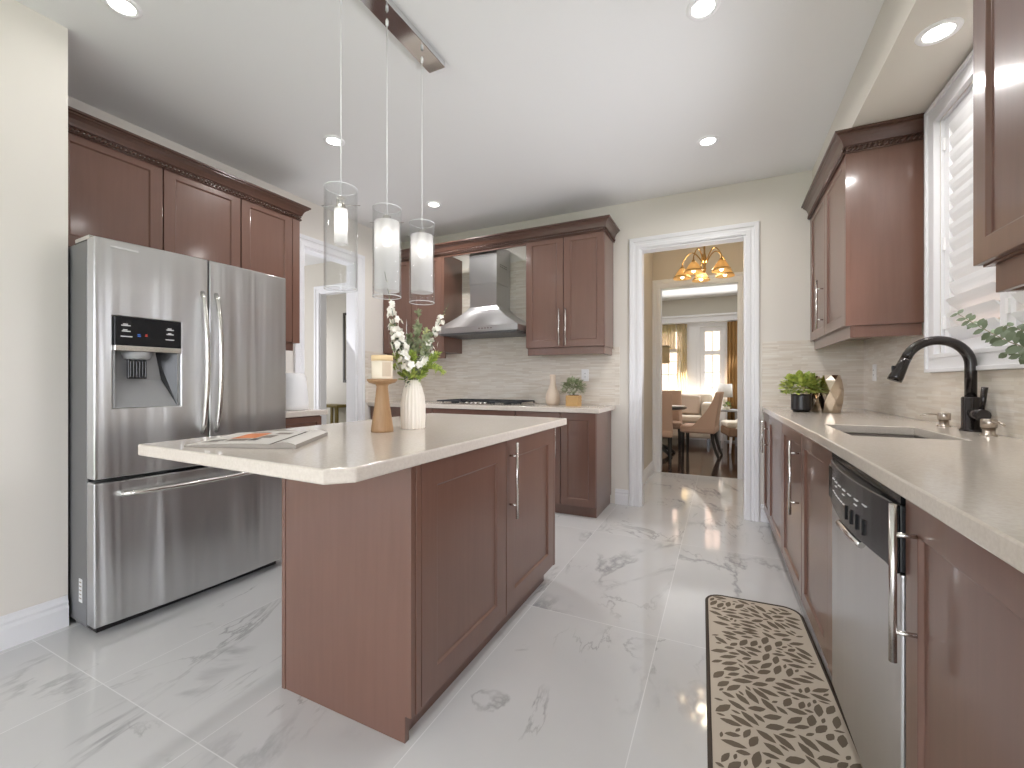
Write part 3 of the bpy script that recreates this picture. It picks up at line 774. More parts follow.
CK = thing('gas_cooktop', 'stainless gas cooktop with black cast iron grates on the back counter', 'cooktop', (-2.08, 3.77, .915))
m = MB(); m.box(-2.575, -1.665, 3.53, 4.0, .9152, .922); m.build('tray', 'nickel', CK, bevel=.003)
for gx in (-2.555, -2.255, -1.965):
    gw = .28; m = MB(); z = .944
    for yy in (3.56 if gx != -2.255 else 3.64, 3.77, 3.975): m.tube([(gx, yy, z), (gx+gw, yy, z)], .007, 6)
    for xx in (gx, gx+gw*.5, gx+gw): m.tube([(xx, 3.56 if gx != -2.255 else 3.64, z), (xx, 3.975, z)], .007, 6)
    for xx in (gx, gx+gw):
        for yy in (3.66, 3.975): m.tube([(xx, yy, z), (xx, yy, .924)], .007, 6)
    m.build('grate', 'cast_iron', CK)
for bx, by, r in ((-2.415, 3.67, .04), (-2.415, 3.87, .05), (-2.115, 3.80, .06), (-1.825, 3.67, .04), (-1.825, 3.87, .05)):
    m = MB(); m.lathe([(r, 0), (r, .012), (r*.7, .018), (r*.65, .022)], (bx, by, .9222), 20); m.build('burner', 'cast_iron', CK)
for i in range(5):
    m = MB(); m.lathe([(.017, 0), (.018, .010), (.014, .018)], (-2.22+i*.05, 3.585, .9222), 16); m.build('knob', 'nickel', CK)

m = MB(); m.lathe([(.046, 0), (.056, .004), (.066, .03), (.069, .06), (.062, .10), (.045, .145), (.03, .19), (.026, .235), (.028, .27), (.030, .285), (.024, .285), (.022, .27)], (-1.435, 3.84, .9152), 32)
tag(m.build('bottle_vase', 'ceramic_cream'), 'pale cream bottle vase beside the small potted plant on the back counter', 'vase')

def bush(m, c, rx, rz, n, l, w, seed, mats=1, up=.4):
    rnd = random.Random(seed)
    for i in range(n):
        a = rnd.uniform(0, 2*pi); e = math.asin(rnd.uniform(-.25, 1)); q = rnd.uniform(.55, 1)
        d = Vector((cos(a)*cos(e), sin(a)*cos(e), sin(e)))
        p = Vector(c) + Vector((d.x*rx*q, d.y*rx*q, d.z*rz*q))
        dd = d + Vector((rnd.uniform(-.6, .6), rnd.uniform(-.6, .6), rnd.uniform(-.2, up)))
        m.m = rnd.randrange(mats)
        m.leaf(p, dd, (rnd.uniform(-.4, .4), rnd.uniform(-.4, .4), 1), l*rnd.uniform(.7, 1.2), w*rnd.uniform(.7, 1.2))
P = thing('potted_plant', 'sage green plant in a square woven tan pot by the cream bottle vase', 'plant', (-1.205, 3.76, .9152))
m = MB()
for j in range(7):
    r = .058+.0015*(j % 2)
    m.prism([(-1.205+r*sx*k1, 3.76+r*sy*k2) for sx, sy, k1, k2 in ((-1,-1,.85,1),(1,-1,.85,1),(1,-1,1,.85),(1,1,1,.85),(1,1,.85,1),(-1,1,.85,1),(-1,1,1,.85),(-1,-1,1,.85))], .9152+j*.0135, .9152+(j+1)*.0135)
m.build('pot', 'wicker', P)
m = MB(); m.lathe([(.05, 0), (.045, .006)], (-1.205, 3.76, 1.0095), 16); m.build('soil', 'soil', P)
m = MB(); bush(m, (-1.205, 3.76, 1.055), .098, .105, 380, .038, .018, 3, 2)
for i in range(14):
    a = i*2.4; m.m = 1; m.tube([(-1.205, 3.76, 1.01), (-1.205+.07*cos(a), 3.76+.07*sin(a), 1.12)], .0015, 5)
m.build('foliage', ['leaf_sage', 'leaf_dusty'], P)

def outlet(name, label, M4, h=.115, w=.072, kind='outlet'):
    c = M4 @ Vector((w/2, 0, 0)); t = thing(name, label, kind, tuple(c))
    mm = MB(); mm.T = M4; mm.box(0, w, -.006, 0, 0, h); pl = mm.build('plate', 'white_plastic', t, bevel=.002)
    mm = MB(); mm.T = M4; mm.box(w/2-.017, w/2+.017, -.0085, -.006, h*.2, h*.8); mm.build('insert', 'white_plastic', pl, bevel=.001)
    for z in (.36, .64):
        for x in (-.006, .006): mm = MB(); mm.T = M4; mm.box(w/2+x-.0012, w/2+x+.0012, -.0092, -.0086, h*z-.004, h*z+.004); mm.build('groove', 'dark_plastic', pl)
    return t
outlet('wall_outlet', 'white wall outlet on the tiled back wall above the small plant', face('-y', -1.213, YB-.0092, 1.137))
outlet('wall_switch', 'white wall switch on the tiles under the right wall cabinet, left of the faucet', face('-x', XR-.0092, 3.80, 1.137), w=.072, kind='switch')

# ------------------------------------------------------------------ right side: base run
XD = .345; ZR = .93
def fx(y): return XD-max(0, y-1.94)*.0206            # the run is not quite parallel to the room
def run_face(y): return Matrix.Translation((fx(y)+.021, y, 0)) @ Matrix.Rotation(-pi/2+(.0206 if y > 1.95 else 0), 4, 'Z')
def door_x(t, y_far, y_near, handle=None, zb=.10, zt=.89, **k):
    return cab_door(t, run_face(y_far) @ Matrix.Translation((0, 0, zb)), y_far-y_near, zt-zb, handle=handle, **k)
def prism_part(name, mat, ya, yb_, off, z0, z1, parent, bevel=0, xb=None):
    m = MB(); m.prism([(fx(ya)+off, ya), (fx(yb_)+off, yb_), (xb if xb else XR-.010, yb_), (xb if xb else XR-.010, ya)], z0, z1)
    return m.build(name, mat, parent, bevel=bevel)
t = thing('base_cabinet', 'brown two door base cabinet nearest the doorway under the right counter', 'cabinet', (.65, 3.53, 0))
prism_part('carcass', 'brown_wood', YB-.010, 3.03, .0212, .10, .893, t); prism_part('toe_kick', 'brown_wood', YB-.010, 3.03, .06, 0, .10, t)
door_x(t, YB-.012, 3.68, (.29, .50), hlen=.24); door_x(t, 3.68, 3.032)
t = thing('base_cabinet', 'brown two door base cabinet under the sink', 'cabinet', (.65, 2.4, 0))
prism_part('carcass', 'brown_wood', 3.028, 1.832, .0212, .10, .62, t); prism_part('toe_kick', 'brown_wood', 3.028, 1.832, .06, 0, .10, t)
prism_part('apron', 'brown_wood', 3.028, 1.832, .0212, .62, .893, t, xb=.40)
door_x(t, 3.028, 2.42, (.54, .385), hlen=.36); door_x(t, 2.418, 1.915)
one_box('stile', 'brown_edge', XD-.001, XD+.021, 1.832, 1.912, .10, .893, parent=t, bevel=.002)
t = thing('base_cabinet', 'brown base cabinet with long bar handle, nearest the camera under the right counter', 'cabinet', (.65, .65, 0))
one_box('carcass', 'brown_wood', XD+.0212, XR-.010, .1, 1.178, .10, .893, parent=t)
one_box('toe_kick', 'brown_wood', XD+.06, XR-.010, .1, 1.178, 0, .10, parent=t)
door_x(t, 1.176, .50, (.062, .47), hlen=.315); door_x(t, .498, .105)
# dishwasher
DW = thing('dishwasher', 'stainless dishwasher with black control strip under the right counter', 'dishwasher', (.65, 1.505, 0))
ya, yb_ = 1.828, 1.182
one_box('tub', 'flat_black', XD+.03, XR-.02, yb_+.003, ya-.003, .02, .888, parent=DW)
m = MB(); m.T = face('-x', XD, ya, 0); w = ya-yb_
nn = 12; us = [.002+(w-.004)*i/nn for i in range(nn+1)]
m.T = m.T @ Matrix(((1,0,0,0),(0,0,1,0),(0,1,0,0),(0,0,0,1)))
m.grid(us, [.09, .722], -.004, .03); m.f = [f[::-1] for f in m.f]
dwd = m.build('door', 'dw_steel', DW, bevel=.005, merge=True, seg=3, angle=50)
m = MB(); m.T = face('-x', XD, ya, 0)
pts = [(.004, -.005)] + [(.03+(w-.06)*i/12, -.012-.022*sin(pi*i/12)) for i in range(13)] + [(w-.004, -.005), (w-.004, .03), (.004, .03)]
m.prism(pts, .725, .868); cp = m.build('control_panel', 'dark_plastic', DW, bevel=.003)
m = MB(); m.T = face('-x', XD, ya, 0); m.box(.004, w-.004, -.004, .03, .870, .888); m.build('vent_strip', 'gloss_black', DW)
m = MB(); m.T = face('-x', XD, ya, 0); m.box(w-.115, w-.004, -.0135, -.004, .722, .868); m.build('end_panel', 'gloss_black', DW, bevel=.003)
m = MB(); m.T = face('-x', XD, ya, 0); m.box(.03, .10, -.018, -.010, .742, .85); m.build('latch', 'gloss_black', DW, bevel=.003)
m = MB(); m.T = face('-x', XD, ya, 0)
def py(x): return -.0125-.022*sin(pi*max(0, min(1, (x-.03)/(w-.06))))
def dash(x0, x1, xp, z0, z1):
    m = MB(); m.T = face('-x', XD, ya, 0); m.box(x0, x1, py(xp)-.002, py(xp)+.006, z0, z1); m.build('lettering', 'label_white', cp)
for i in range(7):
    x = .135+i*.055; dash(x, x+.028, x+.014, .822, .825)
    if i % 2: dash(x, x+.020, x+.010, .808, .811)
for i in range(6): x = .13+i*.035; dash(x, x+.022, x, .782, .785)
for i in range(4):
    m = MB(); m.T = face('-x', XD, ya, 0); x = .33+i*.045; m.box(x, x+.014, py(x)-.004, py(x)+.006, .748, .786); m.build('button', 'gloss_black', cp, bevel=.002)
m = MB(); m.T = face('-x', XD, ya, 0); m.tube([(.20, -.014, .70), (.24, -.03, .71), (.36, -.03, .71), (.40, -.014, .70)], .010, 8); m.build('grip', 'nickel', dwd)
one_box('kick_plate', 'flat_black', XD+.045, XD+.06, yb_+.005, ya-.005, .0, .088, parent=DW)
# countertop with sink cut-out
m = MB(); SX0, SX1, SY0, SY1 = .44, .765, 2.015, 2.50
m.grid([.333, SX0, SX1, XR-.0095], [.05, SY0, SY1, YB-.0095], .8932, ZR, lambda i, j: (i, j) == (1, 1))
for v in m.v:
    if v.x < .334: v.x = fx(v.y)-.012
tag(m.build('right_countertop', 'quartz', merge=True, bevel=.004, seg=2), 'long cream quartz worktop with the sink along the right wall', 'countertop')
S = thing('sink', 'undermount stainless double bowl sink in the right counter', 'sink', (.60, 2.26, .70))
def bowl(y0, y1):
    m = MB(); x0, x1, zb, zt = SX0-.004, SX1+.004, .70, .8930; t_ = .004
    m.T = Matrix.Identity(4)
    vs = [(x0,y0,zt),(x1,y0,zt),(x1,y1,zt),(x0,y1,zt),(x0+.02,y0+.02,zb),(x1-.02,y0+.02,zb),(x1-.02,y1-.02,zb),(x0+.02,y1-.02,zb)]
    m.add(vs, [(4,5,6,7),(0,4,7,3),(0,1,5,4),(1,2,6,5),(2,3,7,6)], False)
    o = m.build('bowl', 'sink_steel', S, bevel=.012, seg=3, solidify=.003)
    m = MB(); m.lathe([(.03, 0), (.028, .004), (.02, .002)], ((x0+x1)/2, (y0+y1)/2, zb+.002), 20); m.build('drain', 'chrome', o)
bowl(SY0-.004, (SY0+SY1)/2-.012); bowl((SY0+SY1)/2+.012, SY1+.004)
one_box('divider', 'nickel', SX0-.002, SX1+.002, (SY0+SY1)/2-.0105, (SY0+SY1)/2+.0105, .86, .888, parent=S, bevel=.004)
# faucet
FX, FY = .912, 2.403
FA = thing('faucet', 'tall black gooseneck pull-down faucet behind the sink', 'faucet', (FX, FY, ZR))
m = MB(); m.lathe([(.034, .0002), (.034, .008), (.0285, .012), (.0285, .135), (.024, .140)], (FX, FY, ZR), 28); m.build('base', 'bronze_black', FA)
m = MB(); pts = [(FX, FY, ZR+.13), (FX, FY, ZR+.255)]
R_ = .104; zc = ZR+.270
for i in range(0, 19):
    a = pi*i/18*.90; pts.append((FX-R_+R_*cos(a), FY, zc+R_*sin(a)))
m.tube(pts, .0188, 18); m.build('neck', 'bronze_black', FA)
e = Vector(pts[-1]); d = (Vector(pts[-1])-Vector(pts[-2])).normalized()
m = MB(); m.tube([e, e+d*.03, e+d*.085, e+d*.105], [.0185, .020, .026, .0255], 18); hd = m.build('spray_head', 'bronze_black', FA)
m = MB(); c = e+d*.06+Vector((-.02, 0, .006)); m.box(c.x-.006, c.x+.006, c.y-.006, c.y+.006, c.z-.018, c.z+.018); m.build('button', 'gloss_black', hd, bevel=.003)
m = MB(); m.tube([(FX, FY-.02, ZR+.075), (FX, FY-.095, ZR+.07)], [.021, .023], 18); vl = m.build('valve', 'bronze_black', FA)
m = MB(); m.tube([(FX+.004, FY-.07, ZR+.08), (FX+.012, FY-.075, ZR+.18)], [.008, .010], 12); m.build('lever', 'bronze_black', vl)
for lab, yy, xx, sg in (('brushed nickel soap dispenser pump left of the faucet', 2.60, .898, 1), ('brushed nickel soap dispenser pump right of the faucet', 2.228, .895, -.6)):
    t = thing('soap_dispenser', lab, 'dispenser', (xx, yy, ZR), group='soap dispensers beside the faucet')
    m = MB(); m.lathe([(.024, .0002), (.024, .004), (.0175, .006), (.0175, .03)], (xx, yy, ZR), 20); m.build('collar', 'brushed_nickel', t)
    m = MB(); m.lathe([(.0225, .03), (.0225, .060), (.020, .062)], (xx, yy, ZR), 20); hd = m.build('head', 'brushed_nickel', t)
    m = MB(); m.tube([(xx, yy, ZR+.051), (xx-.055*sg if sg > 0 else xx+.004, yy+(.004 if sg > 0 else -.06), ZR+.054), (xx-.08*sg if sg > 0 else xx+.005, yy+(.005 if sg > 0 else -.085), ZR+.046)], [.005, .0045, .004], 8); m.build('spout', 'brushed_nickel', hd)

# ------------------------------------------------------------------ right wall: upper cabinets, window, plants
YC = 2.96; XU = .615
t, M4 = upper_unit('brown two door wall cabinet left of the shuttered window', '-x', XU+.021, YB-.011, YB-.011-YC, 1.44, 2.420, XR-.0105-XU-.021, [(YB-.011-YC)/2-.008, (YB-.011-YC)/2-.008], handles=[(.475, .05), None])
mm = MB(); mm.T = M4; w = YB-.011-YC; mm.box(w-.0155, w, -.021, 0, 1.44, 2.420); mm.build('filler_stile', 'brown_edge', t)
mm = MB(); mm.T = M4; mm.box(.02, w-.012, .002, .02, 1.375, 1.4398); mm.box(w-.03, w-.012, .02, .305, 1.375, 1.4398); mm.build('light_rail', 'brown_wood', t, bevel=.002)
crown('crown_molding', 'dark carved crown moulding on top of the right wall cabinet by the window', [(XU, YB-.003), (XU, YC), (XR-.012, YC)], 2.4205)
NC1, NC0 = 1.612, .80
t, M4 = upper_unit('brown wall cabinet at the top right edge, nearest the camera', '-x', XU+.021, NC1, NC1-NC0, 1.44, 2.420, XR-.0105-XU-.021, [(NC1-NC0)/2, (NC1-NC0)/2], handles=[(.37, .05), (.04, .05)])
mm = MB(); mm.T = M4; w = NC1-NC0; mm.box(.03, w-.02, .012, .03, 1.365, 1.4398); mm.box(.03, .05, .03, .27, 1.365, 1.4398); mm.build('light_rail', 'brown_wood', t, bevel=.002)
crown('crown_molding', 'dark crown moulding on the wall cabinet nearest the camera', [(XR-.012, NC1), (XU, NC1), (XU, NC0)][::-1] if False else [(XR-.012, NC0), (XU, NC0), (XU, NC1), (XR-.012, NC1)][::-1], 2.4205)

# window with casing
m = MB(); m.T = face('-x', XR, WY1, WZ0); w, h = WY1-WY0, WZ1-WZ0; c = .088
def frame_ring(m, x0, x1, z0, z1, t, y0, y1):
    m.box(x0, x1, y0, y1, z0, z0+t); m.box(x0, x1, y0, y1, z1-t, z1); m.box(x0, x0+t, y0, y1, z0+t, z1-t); m.box(x1-t, x1, y0, y1, z0+t, z1-t)
frame_ring(m, -c, w+c, -c, h+c, c-.004, -.022, 0.0)
frame_ring(m, -c, w+c, -c, h+c, .018, -.034, -.022)
frame_ring(m, -.02, w+.02, -.02, h+.02, .02, -.026, -.022); frame_ring(m, .0003, w-.0003, .0003, h-.0003, .0035, .0, .158)
wf = struct(m.build('window_1', 'white_trim', bevel=.003))
m = MB(); m.T = face('-x', XR, WY1, WZ0)
frame_ring(m, 0, w, 0, h, .05, .08, .14); m.box(w/2-.022, w/2+.022, .085, .135, .05, h-.05)
m.build('sash', 'white_trim', wf, bevel=.003)
m = MB(); m.T = face('-x', XR, WY1, WZ0); m.box(.05, w-.05, .108, .112, .05, h-.05); m.build('pane', 'pane_glass', wf)
# plantation shutter: two panels
for k, (lab, xa, xb) in enumerate((('white plantation shutter panel beside the right wall cabinet', .004, w/2-.002), ('white plantation shutter panel behind the nearest wall cabinet', w/2+.002, w-.004))):
    Mw = face('-x', XR, WY1, WZ0); cc = Mw @ Vector(((xa+xb)/2, .02, .004)); t = thing('plantation_shutter', lab, 'shutter', tuple(cc), group='window shutters')
    m = MB(); m.T = Mw; frame_ring(m, xa, xb, .004, h-.004, .05, .012, .04); m.build('shutter_frame', 'white_trim', t, bevel=.003)
    nl = 15; z0, z1 = .054, h-.054; pit = (z1-z0)/nl
    for i in range(nl):
        zc = z0+pit*(i+.5); m = MB(); ang = radians(68 if i > 2 else 46)
        m.T = Mw @ Matrix.Translation(((xa+xb)/2, .026, zc)) @ Matrix.Rotation(-ang, 4, 'X')
        hw = (xb-xa)/2-.051; q = .042
        m.prism([(-q, 0), (-q*.5, .0045), (0, .006), (q*.5, .0045), (q, 0), (q*.5, -.0045), (0, -.006), (-q*.5, -.0045)], -hw, hw) if False else None
        sec = [(-q, 0), (-q*.5, .0045), (0, .006), (q*.5, .0045), (q, 0), (q*.5, -.0045), (0, -.006), (-q*.5, -.0045)]
        vs = [(-hw, a, b2) for a, b2 in sec]+[(hw, a, b2) for a, b2 in sec]; n = 8
        m.add(vs, [tuple(range(8)), tuple(range(15, 7, -1))]+[(j, 8+j, 8+(j+1) % 8, (j+1) % 8) for j in range(8)], False)
        m.build('louver', 'shutter_white', t)
    m = MB(); m.T = Mw; xh = xa+.012
    for zz in (.12, .5, .98): m.box(xh-.012, xh+.006, .004, .013, zz, zz+.06)
    m.build('hinge', 'white_plastic', t, bevel=.002)

# eucalyptus in a vase on the near right counter
EV = (.80, 1.42)
m = MB(); m.lathe([(.045, 0), (.055, .01), (.06, .08), (.05, .14), (.035, .17), (.038, .19), (.033, .19), (.03, .17)], (EV[0], EV[1], ZR+.0002), 28)
tag(m.build('vase', 'ceramic_white'), 'white ceramic vase with eucalyptus standing on the right counter near the camera', 'vase')
def branch(name, label, cat, pts, mats, fn, group=None, r=.0025):
    t = thing(name, label, cat, tuple(pts[0]), group=group)
    P_ = [Vector(p) for p in pts]; sm = []
    for i in range(len(P_)-1):
        for j in range(6): sm.append(P_[i].lerp(P_[i+1], j/6))
    sm.append(P_[-1])
    sp = [sm[0]]+[(sm[max(0, i-3)]+sm[i]+sm[min(len(sm)-1, i+3)])/3 for i in range(1, len(sm)-1)]+[sm[-1]]
    m = MB(); m.tube(sp, [r*(1-.6*i/(len(sp)-1)) for i in range(len(sp))], 6); m.build('stem', mats[0], t)
    fn(t, sp); return t
def euc_leaves(seed, l=.05, w=.034, start=.3, mat='leaf_euc', step=1, drop=0):
    def f(t, sp):
        rnd = random.Random(seed); m = MB(); n = len(sp)
        for i in range(int(n*start), n, step):
            d = (sp[min(n-1, i+1)]-sp[max(0, i-1)]).normalized(); q = 1-.55*(i/n-start)/(1-start)
            for s_ in (-1, 1):
                nv = Vector((-.55+rnd.uniform(-.5, .5), -.75+rnd.uniform(-.4, .4), .35+rnd.uniform(-.4, .5))); side = d.cross(nv).normalized()*s_
                m.leaf(sp[i], side+d*.55+Vector((0, 0, rnd.uniform(-.3, .3))), nv, l*q, w*q, .1, .08)
        m.leaf(sp[-1], d, (0, 0, 1), l*.4, w*.4); m.build('leaves', mat, t)
    return f
branch('eucalyptus_branch', 'longest eucalyptus branch reaching left past the window shutter', 'branch',
       [(EV[0], EV[1], ZR+.10), (.80, 1.50, 1.16), (.80, 1.78, 1.22), (.80, 1.98, 1.29), (.80, 2.20, 1.386)], ['stem_brown'], euc_leaves(5, .055, .034, .25), 'eucalyptus branches by the sink')
branch('eucalyptus_branch', 'lower short eucalyptus branch at the right edge beside the faucet', 'branch',
       [(EV[0]+.008, EV[1], ZR+.10), (.815, 1.50, 1.14), (.83, 1.70, 1.185), (.835, 1.97, 1.225)], ['stem_brown'], euc_leaves(8, .055, .038, .45), 'eucalyptus branches by the sink')
branch('eucalyptus_branch', 'upper eucalyptus branch under the nearest wall cabinet', 'branch',
       [(EV[0]-.008, EV[1], ZR+.10), (.785, 1.49, 1.17), (.78, 1.64, 1.24), (.775, 1.83, 1.30)], ['stem_brown'], euc_leaves(11, .045, .032, .4), 'eucalyptus branches by the sink')

# objects in the far corner of the right counter
PX, PY = .478, 3.46
P = thing('potted_plant', 'bright green plant in a ribbed black pot on the right counter', 'plant', (PX, PY, ZR))
m = MB(); prof = [(.047, .0002), (.050, .012)]
for j in range(8): prof += [(.0595 if j else .058, .013+j*.0125), (.0575, .0195+j*.0125)]
prof += [(.060, .118), (.054, .118), (.052, .10)]
m.lathe(prof, (PX, PY, ZR), 32); m.build('pot', 'pot_black', P)
m = MB(); m.lathe([(.052, .0), (.05, .004)], (PX, PY, ZR+.104), 16); m.build('soil', 'soil', P)
m = MB(); bush(m, (PX, PY, ZR+.150), .112, .10, 420, .040, .028, 21, 3)
m.build('foliage', ['leaf_fresh', 'leaf_lime', 'leaf_lime'], P)
def facet_vase(label, x, y, h, r, seed):
    rnd = random.Random(seed); n = 7; m = MB(); prof = [(.74, 0), (.96, .30), (1.0, .58), (.84, .86), (.70, 1.0)]
    vs = []; fs = []
    for j, (q, z) in enumerate(prof):
        for k in range(n):
            a = 2*pi*(k+.5*(j % 2))/n+rnd.uniform(-.06, .06); vs.append((x+r*q*cos(a), y+r*q*sin(a), ZR+.0002+h*z))
    for j in range(len(prof)-1):
        for k in range(n):
            l = (k+1) % n; a, b2, c2, d2 = j*n+k, j*n+l, (j+1)*n+l, (j+1)*n+k
            fs += [(a, b2, d2), (b2, c2, d2)] if j % 2 == 0 else [(a, b2, c2), (a, c2, d2)]
    m.add(vs, fs, False); b0 = len(m.v)
    m.f.append(list(range(n))[::-1]); m.mi.append(0); m.sm.append(False)
    tag(m.build('faceted_vase', 'gold', solidify=.002), label, 'vase', 'faceted gold vases')
facet_vase('faceted pale gold vase half hidden behind the green potted plant', .560, 3.60, .240, .062, 2)
facet_vase('faceted pale gold vase standing free, right of the green potted plant', .642, 3.46, .245, .068, 4)

# ------------------------------------------------------------------ things on the island
IX, IY, IZ = -1.327, 1.445, .9152
m = MB(); m.lathe([(.047, 0), (.0475, .01), (.033, .11), (.024, .195), (.028, .204), (.056, .212), (.063, .222), (.063, .228), (.058, .228)], (IX, IY, IZ), 36)
tag(m.build('candle_holder', 'oak_wood'), 'turned light oak pedestal candle holder on the island worktop', 'candle holder')
cz = IZ+.2282
C = thing('candle', 'cream jar candle with wooden lid on the oak pedestal', 'candle', (IX, IY, cz))
m = MB(); m.lathe([(.043, 0), (.0445, .003), (.0445, .078)], (IX, IY, cz), 32); m.build('jar', 'candle_wax', C)
m = MB(); m.lathe([(.046, 0), (.046, .021), (.044, .024)], (IX, IY, cz+.078), 32); m.build('lid', 'candle_lid', C)
m = MB()
for i in range(6):
    a0 = radians(-48+i*9); a1 = radians(-48+(i+1)*9); r = .0449
    m.quad((IX+r*cos(a0), IY+r*sin(a0), cz+.010), (IX+r*cos(a1), IY+r*sin(a1), cz+.010), (IX+r*cos(a1), IY+r*sin(a1), cz+.072), (IX+r*cos(a0), IY+r*sin(a0), cz+.072))
m.build('darker_side', 'candle_darker', C)  # darker patch on the right of the jar

VX, VY = -1.292, 1.61
m = MB(); m.lathe([(.052, 0), (.054, .003), (.0555, .06), (.0555, .11), (.051, .15), (.042, .185), (.032, .212), (.027, .224), (.024, .224), (.022, .20)], (VX, VY, IZ), 120, mod=lambda a, z: 1+.075*abs(cos(10*a))-.05)
tag(m.build('ribbed_vase', 'ceramic_white'), 'white vertically ribbed vase holding flowers on the island', 'vase')
RT = Vector((cos(math.atan((VPX-512)/F_PX)), sin(math.atan((VPX-512)/F_PX)), 0))      # along the room's diagonal
FW = Vector((-RT.y, RT.x, 0))
def vp(r, f, z): p = Vector((VX, VY, IZ)) + RT*r + FW*f; p.z = IZ+z; return p
def blossoms(seed, start=.35, size=.026, dens=3):
    def f(t, sp):
        rnd = random.Random(seed); m = MB(); b = MB(); lf = MB(); fine = []
        for i in range(len(sp)-1):
            for j in range(3): fine.append(sp[i].lerp(sp[i+1], j/3))
        n = len(fine)
        for i in range(int(n*.15), int(n*.75), 2):
            for s_ in range(2):
                d = Vector((rnd.uniform(-1, 1), rnd.uniform(-1, 1), rnd.uniform(-.2, .6)))
                lf.leaf(fine[i], d, (0, 0, 1), .034, .013)
        for i in range(int(n*start), n):
            q = (i/n-start)/(1-start); r = .034*(1-q)+.006
            if q > .78:
                if i % 2 == 0: b.ball(fine[i]+Vector((rnd.uniform(-1, 1), rnd.uniform(-1, 1), rnd.uniform(-.5, .5)))*.007, .0048*(1.3-q), 5)
                continue
            if i % 2: continue
            for s_ in range(dens):
                c = fine[i]+Vector((rnd.uniform(-1, 1), rnd.uniform(-1, 1), rnd.uniform(-.5, .5)))*r
                d = (c-fine[i])+Vector((0, 0, .004)); d.normalize(); a = d.orthogonal().normalized(); bb = d.cross(a)
                ph = rnd.uniform(0, 6)
                for k in range(5):
                    th = ph+2*pi*k/5; e = a*cos(th)+bb*sin(th)
                    m.leaf(c, e+d*.45, d, size*.62*(1-.4*q), size*.55*(1-.4*q), .1, .2)
        m.build('blossoms', 'petal_white', t); b.build('buds', 'bud_green', t); lf.build('leaves', 'leaf_dark', t)
    return f
def small_leaves(seed, l, w, start, mats, per=3, droop=.2):
    def f(t, sp):
        rnd = random.Random(seed); m = MB(); n = len(sp)
        for i in range(int(n*start), n):
            d = (sp[min(n-1, i+1)]-sp[max(0, i-1)]).normalized()
            for s_ in range(per):
                e = Vector((rnd.uniform(-1, 1), rnd.uniform(-1, 1), rnd.uniform(-.4, .8)))
                q = 1-.45*i/n; m.m = rnd.randrange(len(mats))
                m.leaf(sp[i].lerp(sp[min(n-1, i+1)], rnd.random()), e+d*.7, (rnd.uniform(-.6, .6)+.3, rnd.uniform(-.6, .6)-.5, .6), l*q, w*q)
        m.build('leaves', mats, t)
    return f
G1 = 'flower stems in the ribbed vase'
branch('flower_stem', 'tallest white flower spike leaning left in the ribbed vase', 'flower', [vp(-.004, 0, .06), vp(-.012, -.008, .24), vp(-.03, -.04, .34), vp(-.063, -.10, .48), vp(-.082, -.17, .685)], ['leaf_dark'], blossoms(1, .36, .034, 3), G1)
branch('flower_stem', 'second white flower spike in front of the tall one in the ribbed vase', 'flower', [vp(-.002, -.004, .06), vp(-.008, -.012, .24), vp(-.02, -.05, .31), vp(-.05, -.10, .41), vp(-.07, -.13, .50)], ['leaf_dark'], blossoms(2, .40, .034, 3), G1)
branch('flower_stem', 'white flower spike leaning right in the ribbed vase', 'flower', [vp(.006, .0, .06), vp(.016, .0, .24), vp(.05, .0, .33), vp(.105, -.005, .46), vp(.168, -.01, .575)], ['leaf_dark'], blossoms(3, .38, .032, 3), G1)
branch('eucalyptus_spray', 'upright dusty green eucalyptus stem in the middle of the ribbed vase', 'branch', [vp(.002, .004, .06), vp(.004, .008, .24), vp(.018, -.01, .36), vp(.032, -.03, .53)], ['leaf_dusty'], small_leaves(4, .042, .027, .40, ['leaf_dusty', 'leaf_sage'], 9), G1)
branch('eucalyptus_spray', 'dusty green eucalyptus stem leaning left behind the white spikes', 'branch', [vp(-.004, .006, .06), vp(-.012, .012, .24), vp(-.045, -.01, .36), vp(-.085, -.05, .46)], ['leaf_dusty'], small_leaves(5, .042, .028, .40, ['leaf_dusty', 'leaf_dark'], 8), G1)
branch('eucalyptus_spray', 'dusty green eucalyptus stem with yellow tips behind the right flower spike', 'branch', [vp(.006, .006, .06), vp(.010, .014, .24), vp(.045, .0, .34), vp(.062, -.01, .45)], ['leaf_dusty'], small_leaves(15, .038, .024, .40, ['leaf_dusty', 'bud_green'], 8), G1)
branch('eucalyptus_spray', 'short sage green spray filling the middle of the bouquet, behind the white flowers', 'branch', [vp(.0, .004, .06), vp(.0, .006, .24), vp(-.01, .01, .32), vp(-.02, .015, .42)], ['leaf_dusty'], small_leaves(44, .050, .026, .40, ['leaf_sage', 'leaf_dusty'], 9), G1)
branch('eucalyptus_spray', 'sage green spray between the centre stem and the right flower spike', 'branch', [vp(.004, -.002, .06), vp(.010, -.004, .24), vp(.055, -.02, .33), vp(.085, -.03, .42)], ['leaf_dusty'], small_leaves(45, .046, .024, .42, ['leaf_dusty', 'leaf_sage'], 8), G1)
branch('eucalyptus_spray', 'dark leaved spray low on the left side of the bouquet beside the candle', 'branch', [vp(-.004, .002, .06), vp(-.012, .004, .24), vp(-.05, -.01, .31), vp(-.085, -.02, .385)], ['leaf_dusty'], small_leaves(46, .040, .024, .40, ['leaf_dark', 'leaf_dusty'], 8), G1)
